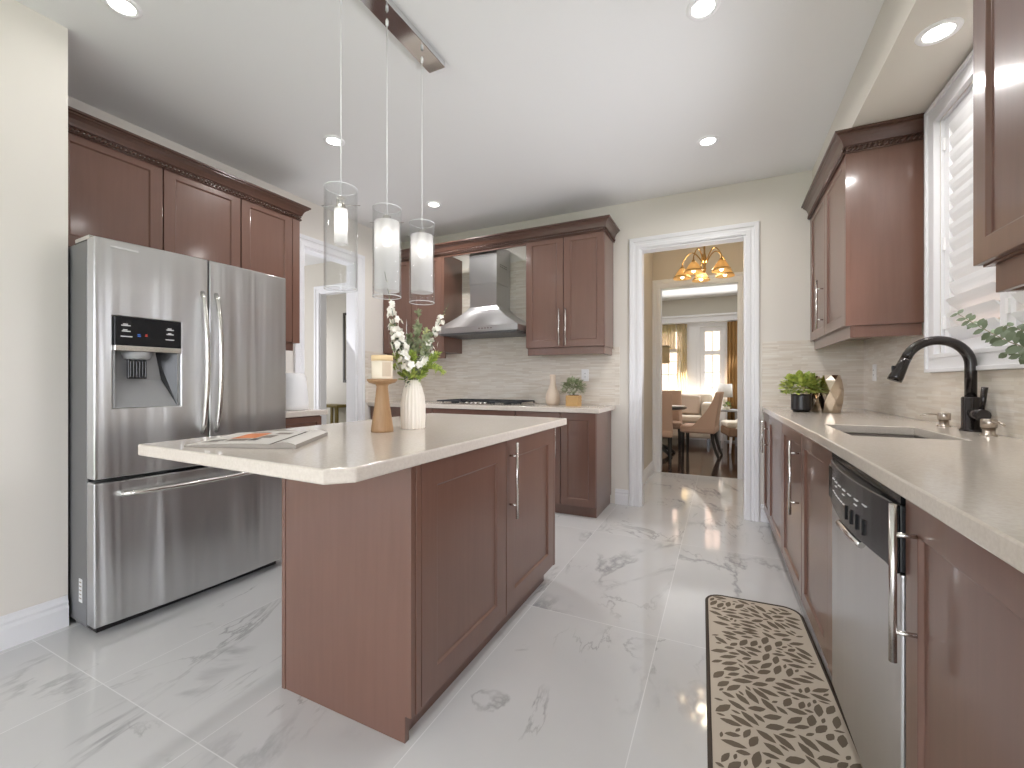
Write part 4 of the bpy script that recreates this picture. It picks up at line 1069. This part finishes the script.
for k_, (lab, r, f, z) in enumerate((('lime green fern sprig drooping left over the rim of the ribbed vase', -.14, -.02, .27), ('lime green fern sprig drooping right over the rim of the ribbed vase', .135, -.01, .265),
        ('lime green fern sprig standing front right in the ribbed vase', .12, -.03, .34), ('lime green fern sprig front left in the ribbed vase, behind the candle', -.06, -.06, .33), ('short lime green fern sprig in the centre of the ribbed vase mouth', .01, -.06, .34))):
    branch('fern_sprig', lab, 'greenery', [vp(.1*r, .1*f, .10), vp(.2*r, .2*f, .235), vp(.6*r, .6*f, .30), vp(r, f, z)], ['leaf_fresh'], small_leaves(30+k_, .044, .012, .32, ['leaf_fresh', 'leaf_lime'], 12), G1, .0018)

# magazine
MG = thing('magazine', 'open magazine with an orange photo lying on the island worktop', 'magazine', (-1.52, 1.0, IZ))
def mag():
    A, B, C_, D = Vector((-1.60, .815, 0)), Vector((-1.315, .915, 0)), Vector((-1.515, 1.215, 0)), Vector((-1.80, 1.115, 0))   # near-left, spine near, spine far, far-left
    ex = (B-A); ey = (D-A)
    def page(m, u0, u1, f, z0=0.0, v0=0, v1=1, n=10):
        vs = []; fs = []
        for i in range(n+1):
            u = u0+(u1-u0)*i/n
            for v in (v0, v1):
                p = A.lerp(B, u).lerp(D.lerp(C_, u), v); vs.append((p.x, p.y, IZ+f(u)+z0))
        for i in range(n): fs.append((i*2, i*2+2, i*2+3, i*2+1))
        m.add(vs, fs, True)
    fl = lambda u: .005+.010*sin(pi*min(1, max(0, u*.62)))
    fr = lambda u: .004+.018*max(0, sin(pi*min(1, (u-1.0)/.34*.8+.12)))
    m = MB(); n = 12
    for f, u0, u1 in ((fl, 0, 1), (fr, 1.0, 1.30)):
        m.m = 0; page(m, u0, u1, f)
        m.m = 1
        for i in range(n):
            ua, ub = u0+(u1-u0)*i/n, u0+(u1-u0)*(i+1)/n
            for v in (0, 1):
                pa = A.lerp(B, ua).lerp(D.lerp(C_, ua), v); pb = A.lerp(B, ub).lerp(D.lerp(C_, ub), v)
                m.quad((pa.x, pa.y, IZ+.0004), (pb.x, pb.y, IZ+.0004), (pb.x, pb.y, IZ+f(ub)), (pa.x, pa.y, IZ+f(ua)))
        ue = u0 if u0 == 0 else u1
        pa = A.lerp(B, ue); pb = D.lerp(C_, ue); m.quad((pa.x, pa.y, IZ+.0004), (pb.x, pb.y, IZ+.0004), (pb.x, pb.y, IZ+f(ue)), (pa.x, pa.y, IZ+f(ue)))
    m.build('pages', ['paper', 'paper_edge'], MG)
    for mat, bits in (('print_orange', [(.30, .62, .38, .80)]), ('print_dark', [(.10, .30, .25, .33), (.62, .72, .20, .36)]),
                      ('print_grey', [(.08, .28, .15, .23), (.36, .60, .18, .34), (.64, .80, .40, .62), (.30, .56, .84, .92), (.70, .9, .70, .84)])):
        for u0, u1, v0, v1 in bits:
            m = MB(); page(m, u0, u1, fl, .0006, v0, v1, 5); m.build('printed_photo', mat, MG)
mag()

# ------------------------------------------------------------------ rug
RC = Vector((.158, 1.865, 0)); RA = radians(2.2)
RG = thing('kitchen_mat', 'beige anti-fatigue mat with dark leaf pattern on the floor before the dishwasher', 'mat', tuple(RC), RA)
RW, RL, RR = .204, .655, .07
def rrect(w, l, r, n=6):
    p = []
    for cx, cy, a0 in ((w-r, l-r, 0), (-w+r, l-r, pi/2), (-w+r, -l+r, pi), (w-r, -l+r, 3*pi/2)):
        for i in range(n+1): a = a0+pi/2*i/n; p.append((cx+r*cos(a), cy+r*sin(a)))
    return p
m = MB(); m.prism(rrect(RW, RL, RR), .001, .012); m.m = 1
rnd = random.Random(11)
def inside(x, y, g=.005):
    w, l = RW-g, RL-g
    if abs(x) > w or abs(y) > l: return False
    dx, dy = abs(x)-(w-RR+g), abs(y)-(l-RR+g)
    return not (dx > 0 and dy > 0 and dx*dx+dy*dy > (RR-g)**2)
RZ = [0]
def rleaf(x, y, a, l, w):
    o = [(0, 0), (.18, .30), (.42, .5), (.68, .42), (.88, .2), (1, -.02), (.8, -.30), (.5, -.46), (.2, -.28)]
    pts = [(x+l*px*cos(a)-w*py*sin(a), y+l*px*sin(a)+w*py*cos(a)) for px, py in o]
    if all(inside(*p) for p in pts):
        RZ[0] += .0000018; m.add([(px, py, .0124+RZ[0]) for px, py in pts], [tuple(range(len(pts)))[::-1]])
        m.f[-1] = m.f[-1][::-1]
occ = {}
def try_leaf(x, y, a, l, w, gap=.0009):
    cells = []
    for i in range(17):
        q = i/16; hw = w*.5*sin(pi*min(1, .08+q*.9))**.8+gap
        nn = max(1, int(hw/.0022))
        for j in range(-nn, nn+1):
            cx, cy = x+l*q*cos(a)-hw*j/nn*sin(a), y+l*q*sin(a)+hw*j/nn*cos(a); cells.append((int(cx//.0022), int(cy//.0022)))
    if any(c in occ for c in cells): return
    for c in cells: occ[c] = 1
    rleaf(x, y, a, l, w)
for rnd_pass, (l0, l1, w0, w1, nt_) in enumerate(((.060, .076, .024, .030, 5000), (.042, .056, .018, .023, 12000), (.024, .036, .011, .015, 16000))):
    for q in range(nt_):
        x, y = rnd.uniform(-RW, RW), rnd.uniform(-RL, RL)
        a = radians(20)+.5*sin(x*16+y*7)+rnd.choice((-.75, .45))+rnd.uniform(-.15, .15)+(pi if sin(x*9-y*13) > .4 else 0)
        try_leaf(x, y, a, rnd.uniform(l0, l1), rnd.uniform(w0, w1))
m.build('pad', ['rug_ground', 'rug_leaf'], RG, local=True)
m = MB(); pr_ = rrect(RW+.004, RL+.004, RR+.004)
m.sweep([(0, 0), (.004, .001), (.006, .007), (.003, .013), (-.006, .0145), (-.008, .012)], [(x, y, 0.0004) for x, y in pr_[::-1]], closed=True, caps=False, smooth=True) if False else m.sweep([(-.001, .0), (.005, .001), (.006, .008), (.002, .0135), (-.007, .0142), (-.008, .0118)], [(x, y, 0.0006) for x, y in pr_], closed=True, caps=False, smooth=True)
m.build('binding', 'rug_edge', RG, local=True)

# ------------------------------------------------------------------ lights in the ceiling
PN = thing('pendant_light', 'three-light glass cylinder pendant hanging from a chrome bar above the island', 'pendant light', (-1.327, 1.475, 1.47))
one_box('canopy', 'chrome', -1.377, -1.277, 1.07, 1.85, CEIL-.032, CEIL-.0003, parent=PN, bevel=.003)
for k_, (yy, zt) in enumerate(((1.219, 1.878), (1.475, 1.893), (1.722, 1.908))):
    x = -1.327; zb = zt-.388; r = .0615
    m = MB(); m.tube([(x, yy, zt-.03), (x, yy, CEIL-.06)], .0022, 8); m.lathe([(.006, 0), (.007, .02), (.003, .03)], (x, yy, CEIL-.075), 10)
    m.build('cord', 'white_plastic', PN)
    m = MB(); m.lathe([(.012, 0), (.017, .004), (.017, .05), (.008, .055)], (x, yy, zt-.085), 18); m.build('socket', 'nickel', PN)
    m = MB(); m.tube([(x-.075*RT.x, yy-.075*RT.y, zt-.065+.004*k_), (x+.075*RT.x, yy+.075*RT.y, zt-.065+.004*k_)], .0016, 6); m.build('pin', 'nickel', PN)
    m = MB()
    m.lathe([(r, 0), (r, zt-zb), (r-.003, zt-zb), (r-.003, .004), (r-.02, .004)], (x, yy, zb), 40, cap0=False, cap1=False); m.build('outer_glass', 'clear_glass', PN)
    for zz in (zb, zt):
        m = MB(); m.lathe([(r-.003, -.0012), (r+.0004, -.0012), (r+.0004, .0012), (r-.003, .0012), (r-.003, -.0012)], (x, yy, zz), 40, cap0=False, cap1=False); m.build('rim_glint', 'rim_glint', PN)
    if k_ == 0:
        ri, z0, z1 = .024, zt-.215, zt-.08
    else: ri, z0, z1 = .053, zb+(.025 if k_ == 1 else .05), zt-.06
    m = MB(); m.lathe([(ri, 0), (ri, z1-z0)], (x, yy, z0), 32, cap0=False, cap1=False); m.build('inner_shade', 'frosted_glass', PN)
    m = MB(); m.lathe([(.003, 0), (.014, .006), (.018, .02), (.018, .05), (.012, .07)], (x, yy, zt-.165), 16); m.build('bulb', 'bulb_glow', PN)
    point('pendant_lamp', (x, yy, zt-.13), .22, (1, .93, .84), .02)

def can(label, x, y, z, n):
    t = thing('recessed_light', label, 'recessed light', (x, y, z-.006), group='recessed ceiling lights')
    m = MB(); m.lathe([(.046, .004), (.048, .0), (.066, -.001), (.070, .0055)], (x, y, z-.006), 36, cap0=False, cap1=False); m.build('trim_ring', 'white_plastic', t)
    m = MB(); m.lathe([(.047, .0), (.047, .003)], (x, y, z-.0045), 32); m.build('lens', 'can_lens', t)
    area('recessed_lamp', (x, y, z-.010), (x, y, 0), .09, n, (1, .975, .95), shape='DISK', spread=165)
can('recessed ceiling light near the top edge, beyond the pendant bar', -.075, 2.075, CEIL, 4)
can('recessed ceiling light in front of the dining doorway', -.086, 3.24, CEIL, 6)
can('recessed ceiling light near the left wall, closest to the camera', -2.357, .958, CEIL, .8)
can('recessed ceiling light above the refrigerator front, seen behind the first pendant cord', -2.38, 2.127, CEIL, 4)
can('recessed ceiling light deepest in the room near the range hood', -2.40, 3.29, CEIL, 8)
can('recessed light in the beige soffit above the sink', .765, 2.26, 2.505, 4)

# ------------------------------------------------------------------ chandelier in the servery
CHX, CHY, CHZ = -.165, 4.95, 2.40
CH = thing('chandelier', 'five-arm brass chandelier with amber glass shades in the passage', 'chandelier', (CHX, CHY, CHZ))
m = MB(); m.lathe([(.004, -.13), (.012, -.12), (.018, -.09), (.012, -.06), (.022, -.03), (.026, 0), (.018, .04), (.010, .08), (.010, .37)], (CHX, CHY, CHZ), 16)
m.lathe([(.06, .36), (.05, .345), (.012, .335)][::-1], (CHX, CHY, CHZ+.012), 20); m.build('column', 'brass', CH)
for k_ in range(5):
    a = 2*pi*k_/5+.5; u = Vector((cos(a), sin(a), 0)); c = Vector((CHX, CHY, CHZ))
    pts = []
    for i in range(11):
        t_ = i/10; pts.append(c+u*(.015+.205*t_)+Vector((0, 0, -.03+.13*sin(pi*t_*.92))))
    pts.append(pts[-1]+Vector((0, 0, -.035)))
    m = MB(); m.tube(pts, .006, 8); ar = m.build('arm', 'brass', CH)
    e = pts[-1]
    m = MB(); m.lathe([(.016, 0), (.02, -.02), (.022, -.03)], tuple(e), 14, cap0=False); m.build('holder', 'brass', ar)
    m = MB(); m.lathe([(.026, -.025), (.048, -.055), (.084, -.112), (.091, -.126), (.091, -.130)], tuple(e), 24, cap0=False, cap1=False); sh = m.build('shade', 'amber_glass', ar, solidify=.002)
    m = MB(); m.lathe([(.0835, -.106), (.0860, -.108), (.0870, -.113), (.0850, -.116)], tuple(e), 24, cap0=False, cap1=False); m.build('shade_band', 'brass', ar)
    m = MB(); m.ball(tuple(e+Vector((0, 0, -.10))), .020, 8, 1.6); m.build('bulb', 'bulb_warm', ar)
point('chandelier_lamp', (CHX, CHY, CHZ-.05), 7, (1, .85, .62), .08)

# ------------------------------------------------------------------ dining room
def dining_chair(label, x, y, rz, group='upholstered dining chairs'):
    t = thing('dining_chair', label, 'chair', (x, y, 0), rz, group)
    def lb(): return MB()
    m = lb(); m.box(-.24, .26, -.24, .24, .36, .47); m.build('seat', 'chair_fabric', t, local=True, bevel=.035, seg=4)
    m = lb(); n = 10; sec = []
    for i in range(n+1):
        q = i/n; z = .38+.60*q; xb = -.225-.085*q**1.3; th = .105-.035*q; hw = .24-.015*q; wing = .30*(1-q)**2.0
        sec.append([(xb, -hw, z), (xb+th+wing, -hw, z), (xb+th+wing*.9, -hw+.05, z), (xb+th, -hw+.09, z), (xb+th, hw-.09, z), (xb+th+wing*.9, hw-.05, z), (xb+th+wing, hw, z), (xb, hw, z)])
    vs = [p for s_ in sec for p in s_]; fs = []
    for i in range(n):
        for j in range(8): l = (j+1) % 8; fs.append((i*8+j, i*8+l, (i+1)*8+l, (i+1)*8+j))
    fs.append(tuple(range(8))[::-1]); fs.append(tuple(range(n*8, n*8+8)))
    m.add(vs, fs, True); m.build('backrest', 'chair_fabric', t, local=True, bevel=.008, angle=50)
    for sx, sy in ((1, 1), (1, -1), (-1, 1), (-1, -1)):
        m = lb()
        if sx > 0: m.tube([(.22, sy*.20, .37), (.22, sy*.20, 0.0)], [.028, .018], 4, smooth=False)
        else: m.tube([(-.19, sy*.20, .38), (-.20, sy*.20, .25), (-.24, sy*.20, .10), (-.28, sy*.20, 0.0)], [.026, .024, .021, .017], 4, smooth=False)
        m.build('leg', 'dark_leg', t, local=True)
    return t
dining_chair('beige upholstered dining chair seen in profile through the doorway', -.30, 7.27, radians(174))
dining_chair('beige upholstered dining chair at the left doorway casing, seen from behind', -.865, 6.50, radians(95))
dining_chair('dining chair on the far side of the round dining table', -.84, 7.78, radians(-86))
T = thing('dining_table', 'dark round pedestal dining table seen through the doorway', 'table', (-.92, 7.1, 0))
m = MB(); m.lathe([(.42, 0), (.44, .012), (.44, .03), (.42, .035)], (-.92, 7.1, .715), 40); m.build('tabletop', 'dark_leg', T)
m = MB(); m.lathe([(.09, .12), (.05, .2), (.06, .5), (.10, .715)], (-.92, 7.1, 0), 16); m.build('pedestal', 'dark_leg', T)
for k_ in range(4):
    a = pi/4+k_*pi/2; m = MB(); m.tube([(-.92, 7.1, .18), (-.92+.30*cos(a), 7.1+.30*sin(a), .03), (-.92+.34*cos(a), 7.1+.34*sin(a), .0)], [.03, .025, .02], 6); m.build('foot', 'dark_leg', T)
m = MB(); m.lathe([(.10, 0), (.17, .012), (.18, .018), (.165, .016), (.09, .006)], (-.68, 7.02, .7502), 28)
tag(m.build('plate', 'ceramic_white'), 'white plate on the edge of the dining table', 'plate')
# sofa with cushion
SF = thing('sofa', 'pale grey sofa below the dining room window', 'sofa', (-.78, 8.6, 0))
one_box('seat_base', 'cream_fabric', -1.60, -.16, 8.44, 9.05, .12, .40, parent=SF, bevel=.03)
one_box('seat_cushion', 'cream_fabric', -1.55, -.33, 8.40, 8.86, .40, .52, parent=SF, bevel=.04, seg=3)
one_box('backrest', 'cream_fabric', -1.60, -.16, 8.84, 9.06, .40, .92, parent=SF, bevel=.06, seg=3)
one_box('armrest', 'cream_fabric', -.33, -.14, 8.40, 9.04, .12, .76, parent=SF, bevel=.05, seg=3)
for sx in (-1.52, -.22):
    for sy in (8.50, 8.98): one_box('leg', 'dark_leg', sx-.02, sx+.02, sy-.02, sy+.02, 0, .12, parent=SF)
m = MB(); m.T = Matrix.Translation((-.56, 8.745, .715)) @ Matrix.Rotation(radians(-14), 4, 'X') @ Matrix.Rotation(radians(4), 4, 'Y'); m.box(-.2, .2, -.06, .06, -.185, .185)
tag(m.build('cushion', 'cushion_fabric', bevel=.055, seg=4), 'dusty pink cushion leaning on the sofa backrest', 'cushion')
# armchair
AC = thing('armchair', 'cream armchair with brown frame at the right side of the dining doorway', 'armchair', (.33, 7.98, 0), radians(192))
m = MB(); m.box(-.30, .30, -.30, .30, .26, .40); m.build('seat_frame', 'brown_fabric', AC, local=True, bevel=.03, seg=3)
m = MB(); m.box(-.22, .31, -.24, .24, .395, .49); m.build('seat_cushion', 'cream_fabric', AC, local=True, bevel=.035, seg=4)
m = MB(); n = 8; sec = []
for i in range(n+1):
    q = i/n; z = .39+.42*q; xb = -.30-.10*q; wing = .42*(1-q)**1.3; hw = .31
    sec.append([(xb, -hw, z), (xb+.09+wing, -hw, z), (xb+.09+wing, -hw+.07, z), (xb+.09, -hw+.10, z), (xb+.09, hw-.10, z), (xb+.09+wing, hw-.07, z), (xb+.09+wing, hw, z), (xb, hw, z)])
vs = [p for s_ in sec for p in s_]; fs = []
for i in range(n):
    for j in range(8): l = (j+1) % 8; fs.append((i*8+j, i*8+l, (i+1)*8+l, (i+1)*8+j))
fs.append(tuple(range(8))[::-1]); fs.append(tuple(range(n*8, n*8+8))); m.add(vs, fs, True)
m.build('backrest', 'cream_fabric', AC, local=True, bevel=.01, angle=50)
for sx, sy in ((1, 1), (1, -1), (-1, 1), (-1, -1)):
    m = MB(); m.tube([(sx*.26, sy*.26, .27), (sx*.28, sy*.27, 0)], [.022, .016], 6); m.build('leg', 'white_trim', AC, local=True)
# side table, lamp, little plant
ST = thing('side_table', 'grey side table under the white lamp in the dining room', 'table', (.06, 8.75, 0))
one_box('tabletop', 'grey_plastic', -.09, .26, 8.55, 9.0, .60, .63, parent=ST, bevel=.005)
for sx in (-.06, .23):
    for sy in (8.58, 8.97): one_box('leg', 'grey_plastic', sx-.018, sx+.018, sy-.018, sy+.018, 0, .60, parent=ST)
LM = thing('table_lamp', 'white table lamp with a drum shade by the tan curtain', 'lamp', (.04, 8.80, .63))
m = MB(); m.lathe([(.06, .0002), (.06, .015), (.015, .025), (.03, .08), (.035, .14), (.012, .2), (.01, .27)], (.04, 8.80, .63), 20); m.build('base', 'ceramic_white', LM)
m = MB(); m.lathe([(.135, 0), (.125, .24)], (.04, 8.80, .855), 32, cap0=False, cap1=False); m.build('lamp_shade', 'lamp_fabric', LM, solidify=.003)
m = MB(); m.lathe([(.02, 0), (.035, .002), (.04, .06), (.034, .06)], (.09, 8.63, .6302), 18)
PP = thing('potted_plant', 'tiny green plant in a white pot in front of the table lamp', 'plant', (.09, 8.63, .6302))
m.build('pot', 'ceramic_white', PP)
m = MB(); bush(m, (.09, 8.63, .70), .055, .07, 60, .045, .02, 5, 2, 1.0); m.build('foliage', ['leaf_dark', 'leaf_fresh'], PP)
# bay: header, window, glazed door, curtains
m = MB(); m.box(-2.4, 1.6, 9.10, 9.25, 2.29, 2.43); m.box(-2.4, 1.6, 9.07, 9.10, 2.39, 2.43); struct(m.build('trim_bay_header', 'white_trim', bevel=.006))
m = MB(); m.T = face('-y', -1.55, 9.25, .55); frame_ring(m, 0, .89, 0, 1.65, .06, -.02, .10); m.box(.06, .83, -.02, .10, 1.17, 1.24)
for xx in (.315, .575): m.box(xx-.008, xx+.008, .03, .06, .06, 1.59)
for zz in (.40, .73, 1.0): m.box(.06, .83, .03, .06, zz-.008, zz+.008)
w2 = struct(m.build('window_2', 'white_trim', bevel=.002))
m = MB(); m.T = face('-y', -1.55, 9.25, .55); m.box(.06, .83, .043, .047, .06, 1.59); m.build('pane', 'pane_glass', w2)
m = MB(); m.box(-.66, -.385, 9.215, 9.25, 0, 2.29); m.box(-.60, -.45, 9.20, 9.215, .1, 2.2); m.box(.045, .15, 9.215, 9.25, 0, 2.29); m.box(-.385, .045, 9.215, 9.25, 2.2, 2.29)
struct(m.build('trim_bay_pilaster', 'white_trim', bevel=.004))
m = MB(); m.T = face('-y', -.385, 9.25, 0); wd = .43
frame_ring(m, 0, wd, 0.0, 2.2, .085, .01, .06); m.box(.085, wd-.085, .01, .06, .085, .75); m.box(.085, wd-.085, .01, .06, 1.66, 1.74)
m.box(wd/2-.008, wd/2+.008, .02, .05, .75, 2.115)
for zz in (1.02, 1.32): m.box(.085, wd-.085, .02, .05, zz-.008, zz+.008)
d1 = struct(m.build('door_1', 'white_trim', bevel=.002))
m = MB(); m.T = face('-y', -.385, 9.25, 0); m.box(.085, wd-.085, .033, .037, .75, 2.115); m.build('pane', 'pane_glass', d1)
def curtain(name, label, mat, x0, x1, y, z0, z1, n, amp, seed):
    rnd = random.Random(seed); m = MB(); N_ = n*8; vs = []; fs = []
    for zz in (z0, (z0+z1)/2, z1):
        k = 1.0 if zz < z1 else .85
        for i in range(N_+1):
            q = i/N_; vs.append((x0+(x1-x0)*q, y+amp*k*sin(2*pi*n*q)+amp*.3*sin(5*q*n), zz))
    for r in range(2):
        for i in range(N_): fs.append((r*(N_+1)+i, r*(N_+1)+i+1, (r+1)*(N_+1)+i+1, (r+1)*(N_+1)+i))
    m.add(vs, fs, True); return tag(m.build(name, mat, solidify=.002), label, 'curtain')
curtain('curtain', 'tan curtain right of the glazed door in the dining room', 'tan_fabric', .09, .42, 9.13, .03, 2.27, 6, .022, 1)
curtain('curtain', 'short sheer beige curtain over the top of the dining room window', 'sheer_fabric', -1.58, -.83, 9.14, 1.78, 2.27, 12, .014, 2)
curtain('curtain', 'narrow sheer beige curtain drawn to the side of the dining room window', 'sheer_fabric', -.80, -.62, 9.14, .10, 2.27, 4, .014, 3)
LP = thing('pendant_lamp', 'tan fabric pendant lamp hanging over the dining table', 'lamp', (-.93, 7.1, 1.42))
m = MB(); m.tube([(-.93, 7.1, 1.70), (-.93, 7.1, CEIL)], .006, 8); m.build('cord', 'dark_leg', LP)
m = MB(); m.lathe([(.20, 0), (.20, .26)], (-.93, 7.1, 1.42), 32, cap0=False, cap1=False); m.build('lamp_shade', 'sheer_fabric', LP, solidify=.003)
m = MB(); m.lathe([(.205, .26), (.205, .268)], (-.93, 7.1, 1.42), 32); m.build('top_ring', 'dark_leg', LP)

# ------------------------------------------------------------------ hall things
KT = thing('hall_stool', 'olive gold framed stool seen low through the left hall opening', 'stool', (-5.98, 5.35, 0))
for sx in (-6.18, -5.78):
    for sy in (5.22, 5.48): one_box('leg', 'olive_wood', sx-.025, sx+.025, sy-.02, sy+.02, 0, .70, parent=KT, bevel=.004)
one_box('top_rail', 'olive_wood', -6.22, -5.74, 5.19, 5.51, .70, .745, parent=KT, bevel=.005)
one_box('back_panel', 'print_cream', -6.154, -5.806, 5.475, 5.485, .20, .699, parent=KT)
PF = thing('picture_frame', 'dark narrow picture frame on the hall wall beyond the left opening', 'picture', (-5.85, 5.745, 1.15))
m = MB(); m.T = face('-y', -6.18, 5.748, 1.12); frame_ring(m, 0, .6, 0, 1.26, .045, -.03, 0); m.build('frame', 'frame_dark', PF, bevel=.003)
m = MB(); m.T = face('-y', -6.18, 5.748, 1.12); m.box(.045, .555, -.012, 0, .045, 1.215); m.build('print', 'print_cream', PF)

# ------------------------------------------------------------------ outside
struct(one_box('ground_outside', 'lawn', -30, 30, -25, 40, -.5, -.2))
def house(label, x0, x1, y0, y1, h, side):
    t = thing('house', label, 'house', ((x0+x1)/2, (y0+y1)/2, -.2))
    one_box('wall', 'house_brick', x0, x1, y0, y1, -.2, h, parent=t)
    m = MB(); m.box(x0-.3, x1+.3, y0-.3, y1+.3, h, h+.2); m.build('roof', 'roof_dark', t)
    if side == 'y':
        for xx in [x0+.8+i*2.2 for i in range(int((x1-x0)/2.2))]:
            for zz in (.7, 3.4):
                if zz+1.3 < h:
                    m = MB(); m.T = face('-y', xx, y0, zz); frame_ring(m, 0, 1.0, 0, 1.3, .07, -.04, 0); f_ = m.build('window', 'white_trim', t)
                    m = MB(); m.T = face('-y', xx, y0, zz); m.box(.07, .93, -.02, -.005, .07, 1.23); m.build('pane', 'dark_plastic', f_)
    return t
house('brick house across the street beyond the dining room windows', -9, 9, 19, 26, 6.2, 'y')
house('brick neighbour house outside the sink window', 4.2, 9, -2, 8, 5.5, 'x')

# sunlit patio doors behind the camera
m = MB(); m.T = face('+y', .6, YREAR-.02, 0); frame_ring(m, 0, 3.2, 0, 2.35, .07, 0, .08); m.box(1.56, 1.64, 0, .08, .07, 2.28); m.box(.78, .82, .02, .06, .07, 2.28); m.box(2.38, 2.42, .02, .06, .07, 2.28)
d2 = struct(m.build('door_2', 'white_trim', bevel=.003))
m = MB(); m.T = face('-x', 2.0, -.9, .75); frame_ring(m, 0, 1.5, 0, 1.55, .06, -.02, .1); m.box(.72, .78, 0, .08, .06, 1.49); struct(m.build('window_3', 'white_trim', bevel=.003))
